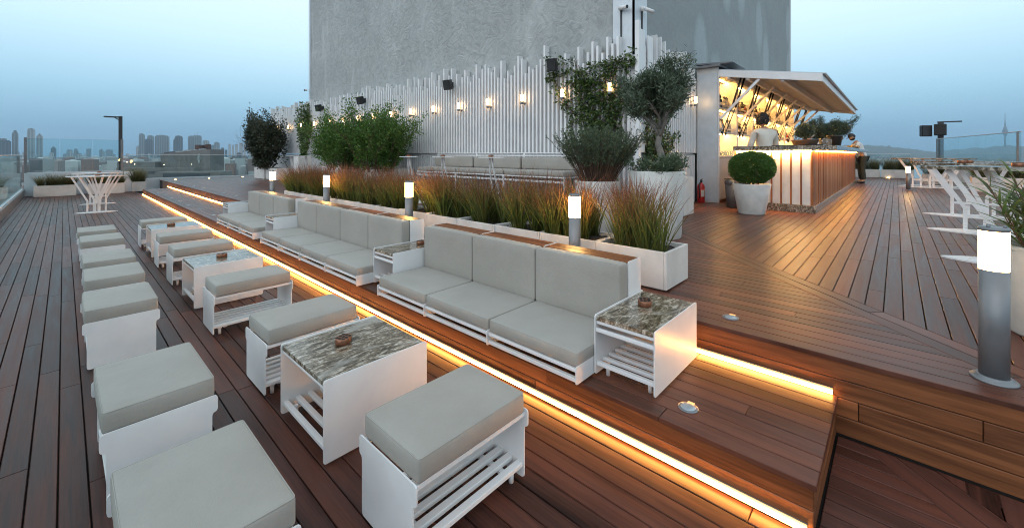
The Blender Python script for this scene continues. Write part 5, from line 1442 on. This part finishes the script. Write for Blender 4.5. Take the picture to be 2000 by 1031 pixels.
tower_bld('point-roofed tower beside the flat-topped one', 71, 84, 265, 2100, 1, None, 'point')
tower_bld('small dark stepped block in the left windbreak', 99, 110, 289, 2600, 0, None, 'step')
for a, b, y, lb in ((130,142,293,'squat hazy block in the left windbreak, left of centre'), (144,152,291,'squat hazy block in the left windbreak, at its centre'), (168,178,291,'squat hazy block in the left windbreak, right of centre'), (194,201,292,'slim hazy block just left of the lamp post'), (206,221,293,'wide hazy block just behind the lamp post')): tower_bld(lb, a, b, y, 3600, 2)
tower_bld('slim tall tower just right of the lamp post', 271, 283, 262, 2600, 2)
tower_bld('pale low tower at the foot of the slim tall one', 266, 273, 286, 2700, 3)
tower_bld('dark tower overlapping the slim tall one', 282.5, 298, 272, 2450, 0)
tower_bld('pale tower rising behind the dark one', 287, 301, 265.5, 2800, 2)
tower_bld('broad square office tower above the hotel roof', 302, 331, 265, 2600, 2)
tower_bld('dark narrow tower standing free above the hotel roof', 341, 357, 266, 2500, 0)
tower_bld('low step beside the dark narrow tower', 338.5, 343, 273, 2550, 0)
tower_bld('wide twin tower with masts, left half', 367, 380, 266.5, 2700, 2)
tower_bld('wide twin tower with masts, right half', 376, 394, 265, 2600, 2, None, 'mast')
tower_bld('pale blocky tower right of the masted one', 395.5, 409, 275, 2700, 1)
tower_bld('stepped grey tower near the end of the skyline', 418, 429, 278.5, 2600, 2)
tower_bld('lower wing left of the stepped grey tower', 411, 420, 284, 2700, 2)
tower_bld('small dark block right of the stepped tower', 431, 438, 289, 2600, 0); tower_bld('second small dark block right of the stepped tower', 439, 444, 293, 2600, 0)
for k, (a, b, y) in enumerate(((446,451,282),(453,457,284),(459,465,282),(467,475,280),(476,481,281),(485,492,286),(500,508,285),(515,524,288))): tower_bld('slender pale tower in the far cluster left of the dark shrub', a, b, y, 3600, 3, 'slender towers of the far cluster')
tower_bld('dark glass block low in front of the far cluster', 462, 472, 299, 1900, 0)
for k in range(46):
    a = rng.uniform(-60, 540); tower_bld('hazy mid-rise block rising from the low city', a, a+rng.uniform(3,9), rng.uniform(294,304), rng.uniform(2000,4200), rng.choice((1,2,3)), 'mid-rise blocks in the haze')
# communications tower on the hill
x, y = pix(1963, 4600); t = thing('communications_tower', 'slender communications tower with a needle on the right-hand hill', 'tower', (x, y, 1.4+14*4600/810.6)); k = 4600/810.6
m = MB(); m.lathe([(2.4*k*.55,0),(2.0*k*.5,20*k),(2.3*k,24*k),(3.6*k,28*k),(3.9*k,31*k),(3.0*k,35*k),(2.0*k,39*k),(1.0*k,42*k)], n=20); m.build('shaft', CM[0], t)
m = MB(); m.lathe([(1.1*k,42.01*k),(.6*k,50*k),(.35*k,66*k)], n=10); m.build('needle', CM[0], t)

# the hotel across the street with its emblem
d_ = 240; k = d_/810.6; x, y = pix(360, d_); t = thing('hotel_building', 'long grey hotel with an almond-shaped emblem, below the skyline', 'building', (x, y, 1.4), R(-47.2+6)); zz = lambda py: (302-py)*k; xx = lambda px: (px-360)*k
HM = simple('hotel_cladding', (.17,.16,.15), .7, 0, .1, .3); HD = simple('hotel_dark_glass', (.05,.06,.07), .25)
m = MB(); m.prism([(xx(317), zz(301)),(xx(317), zz(420)),(xx(407), zz(420)),(xx(407), zz(292)),(xx(395), zz(292.3))][::-1], 'y', 0, 14); m.build('tower_wing', HM, t)
m = MB(); m.box(xx(250), xx(316.8), -4, 16, zz(440), zz(316)); m.box(xx(262), xx(395), -9, -4.01, zz(440), zz(327)); m.build('low_wing', HM, t)
m = MB(); m.box(xx(282), xx(347), -9.15, -9.005, zz(338), zz(333)); m.box(xx(284), xx(390), -9.15, -9.005, zz(354), zz(345)); m.build('window_band', HD, t)
m = MB(); m.box(xx(358), xx(466), -22, -10, zz(440), zz(333)); m.build('terrace_block', HM, t)
m = MB(); m.box(xx(372), xx(450), -22.2, -22.005, zz(350), zz(336)); m.build('terrace_glass', HD, t)
m = MB(); m.box(xx(375), xx(382), 2, 6, zz(291.8), zz(283)); m.prism([(xx(376), zz(291.8)),(xx(391), zz(291.8)),(xx(391), zz(281)),(xx(379), zz(284))][::-1], 'y', 6.2, 9); m.build('plant_room', simple('rust_box', (.10,.06,.05), .8), t)
m = MB()
for q in range(34): px = 321+q*2.2; m.box(xx(px), xx(px+1.2), 1, 3, zz(300.6-(px-317)*.1)-.3, zz(300.6-(px-317)*.1)+rng.uniform(.2,1.0))
m.build('roof_equipment', CM[1], t)
m = MB(); ring = []; nn = 28
def alm(s_): 
    up_ = [(s_*4.6*(1-(-1+2*i/nn)**2)*.5*k, s_*9.6*(-1+2*i/nn)*k) for i in range(nn+1)]; return up_ + [(-a, b) for a, b in up_[-2:0:-1]]
A_, B_ = alm(1.0), alm(.86); na = len(A_); vs = [(p[0], -.30, p[1]) for p in A_]+[(p[0], -.30, p[1]) for p in B_]+[(p[0], -.02, p[1]) for p in A_]+[(p[0], -.02, p[1]) for p in B_]
m.add(vs, [(i, (i+1)%na, na+(i+1)%na, na+i) for i in range(na)]+[(i, 2*na+i, 2*na+(i+1)%na, (i+1)%na) for i in range(na)]+[(na+i, na+(i+1)%na, 3*na+(i+1)%na, 3*na+i) for i in range(na)])
m.prism([(a*k, b*k) for a, b in ((-.55,-5.2),(.55,-5.2),(.55,4.6),(-.55,4.6))], 'y', -.30, -.02); m.prism([(a*k, b*k) for a, b in ((-1.5,-5.6),(1.5,-5.6),(1.5,-4.9),(-1.5,-4.9))], 'y', -.31, -.02); m.prism([(a*k, b*k) for a, b in ((-1.6,3.6),(.2,5.4),(.2,4.4),(-1.6,2.9))], 'y', -.31, -.02)
o = m.build('emblem', simple('emblem_metal', (.62,.64,.62), .4, .2), t); o.location = (xx(387), 0, zz(309.5))
# a few lit street lamps in the city
cl = emit('distant_lamp', (1,.72,.42), 14)
for q, (px, py, dd, lb) in enumerate(((263, 321, 200, 'small white light on the hotel roof, left end'), (320, 322, 200, 'small light on the hotel roof above the windows'), (374, 321, 200, 'small light on the hotel roof below the emblem'), (793*0+248, 317, 60, 'bright lamp seen through the right end of the windbreak'))):
    x, y = pix(px, dd); m = MB(); m.ball((0,0,0), .6*dd/810*1.0, 10, 6); o = m.build('distant_light', cl); o.location = (x, y, 1.4+(302-py)*dd/810.6); tag(o, lb, 'light', 'lights in the city')

# ---------------------------------------------------------------- evening haze
m = MB(); m.box(-9300, 9300, -9300, 9300, GZ-2.5, 330)
hm = bpy.data.materials.new('haze'); hm.use_nodes = True; ht = hm.node_tree; ht.nodes.clear()
ho = ht.nodes.new("ShaderNodeOutputMaterial"); hv = ht.nodes.new("ShaderNodeVolumePrincipled"); hv.inputs['Color'].default_value = (.60,.80,.98,1); hv.inputs['Density'].default_value = .00008; hv.inputs['Anisotropy'].default_value = .1
L(ht, hv.outputs[0], ho.inputs['Volume'])
HZ = m.build('haze', hm); HZ['kind'] = 'stuff'
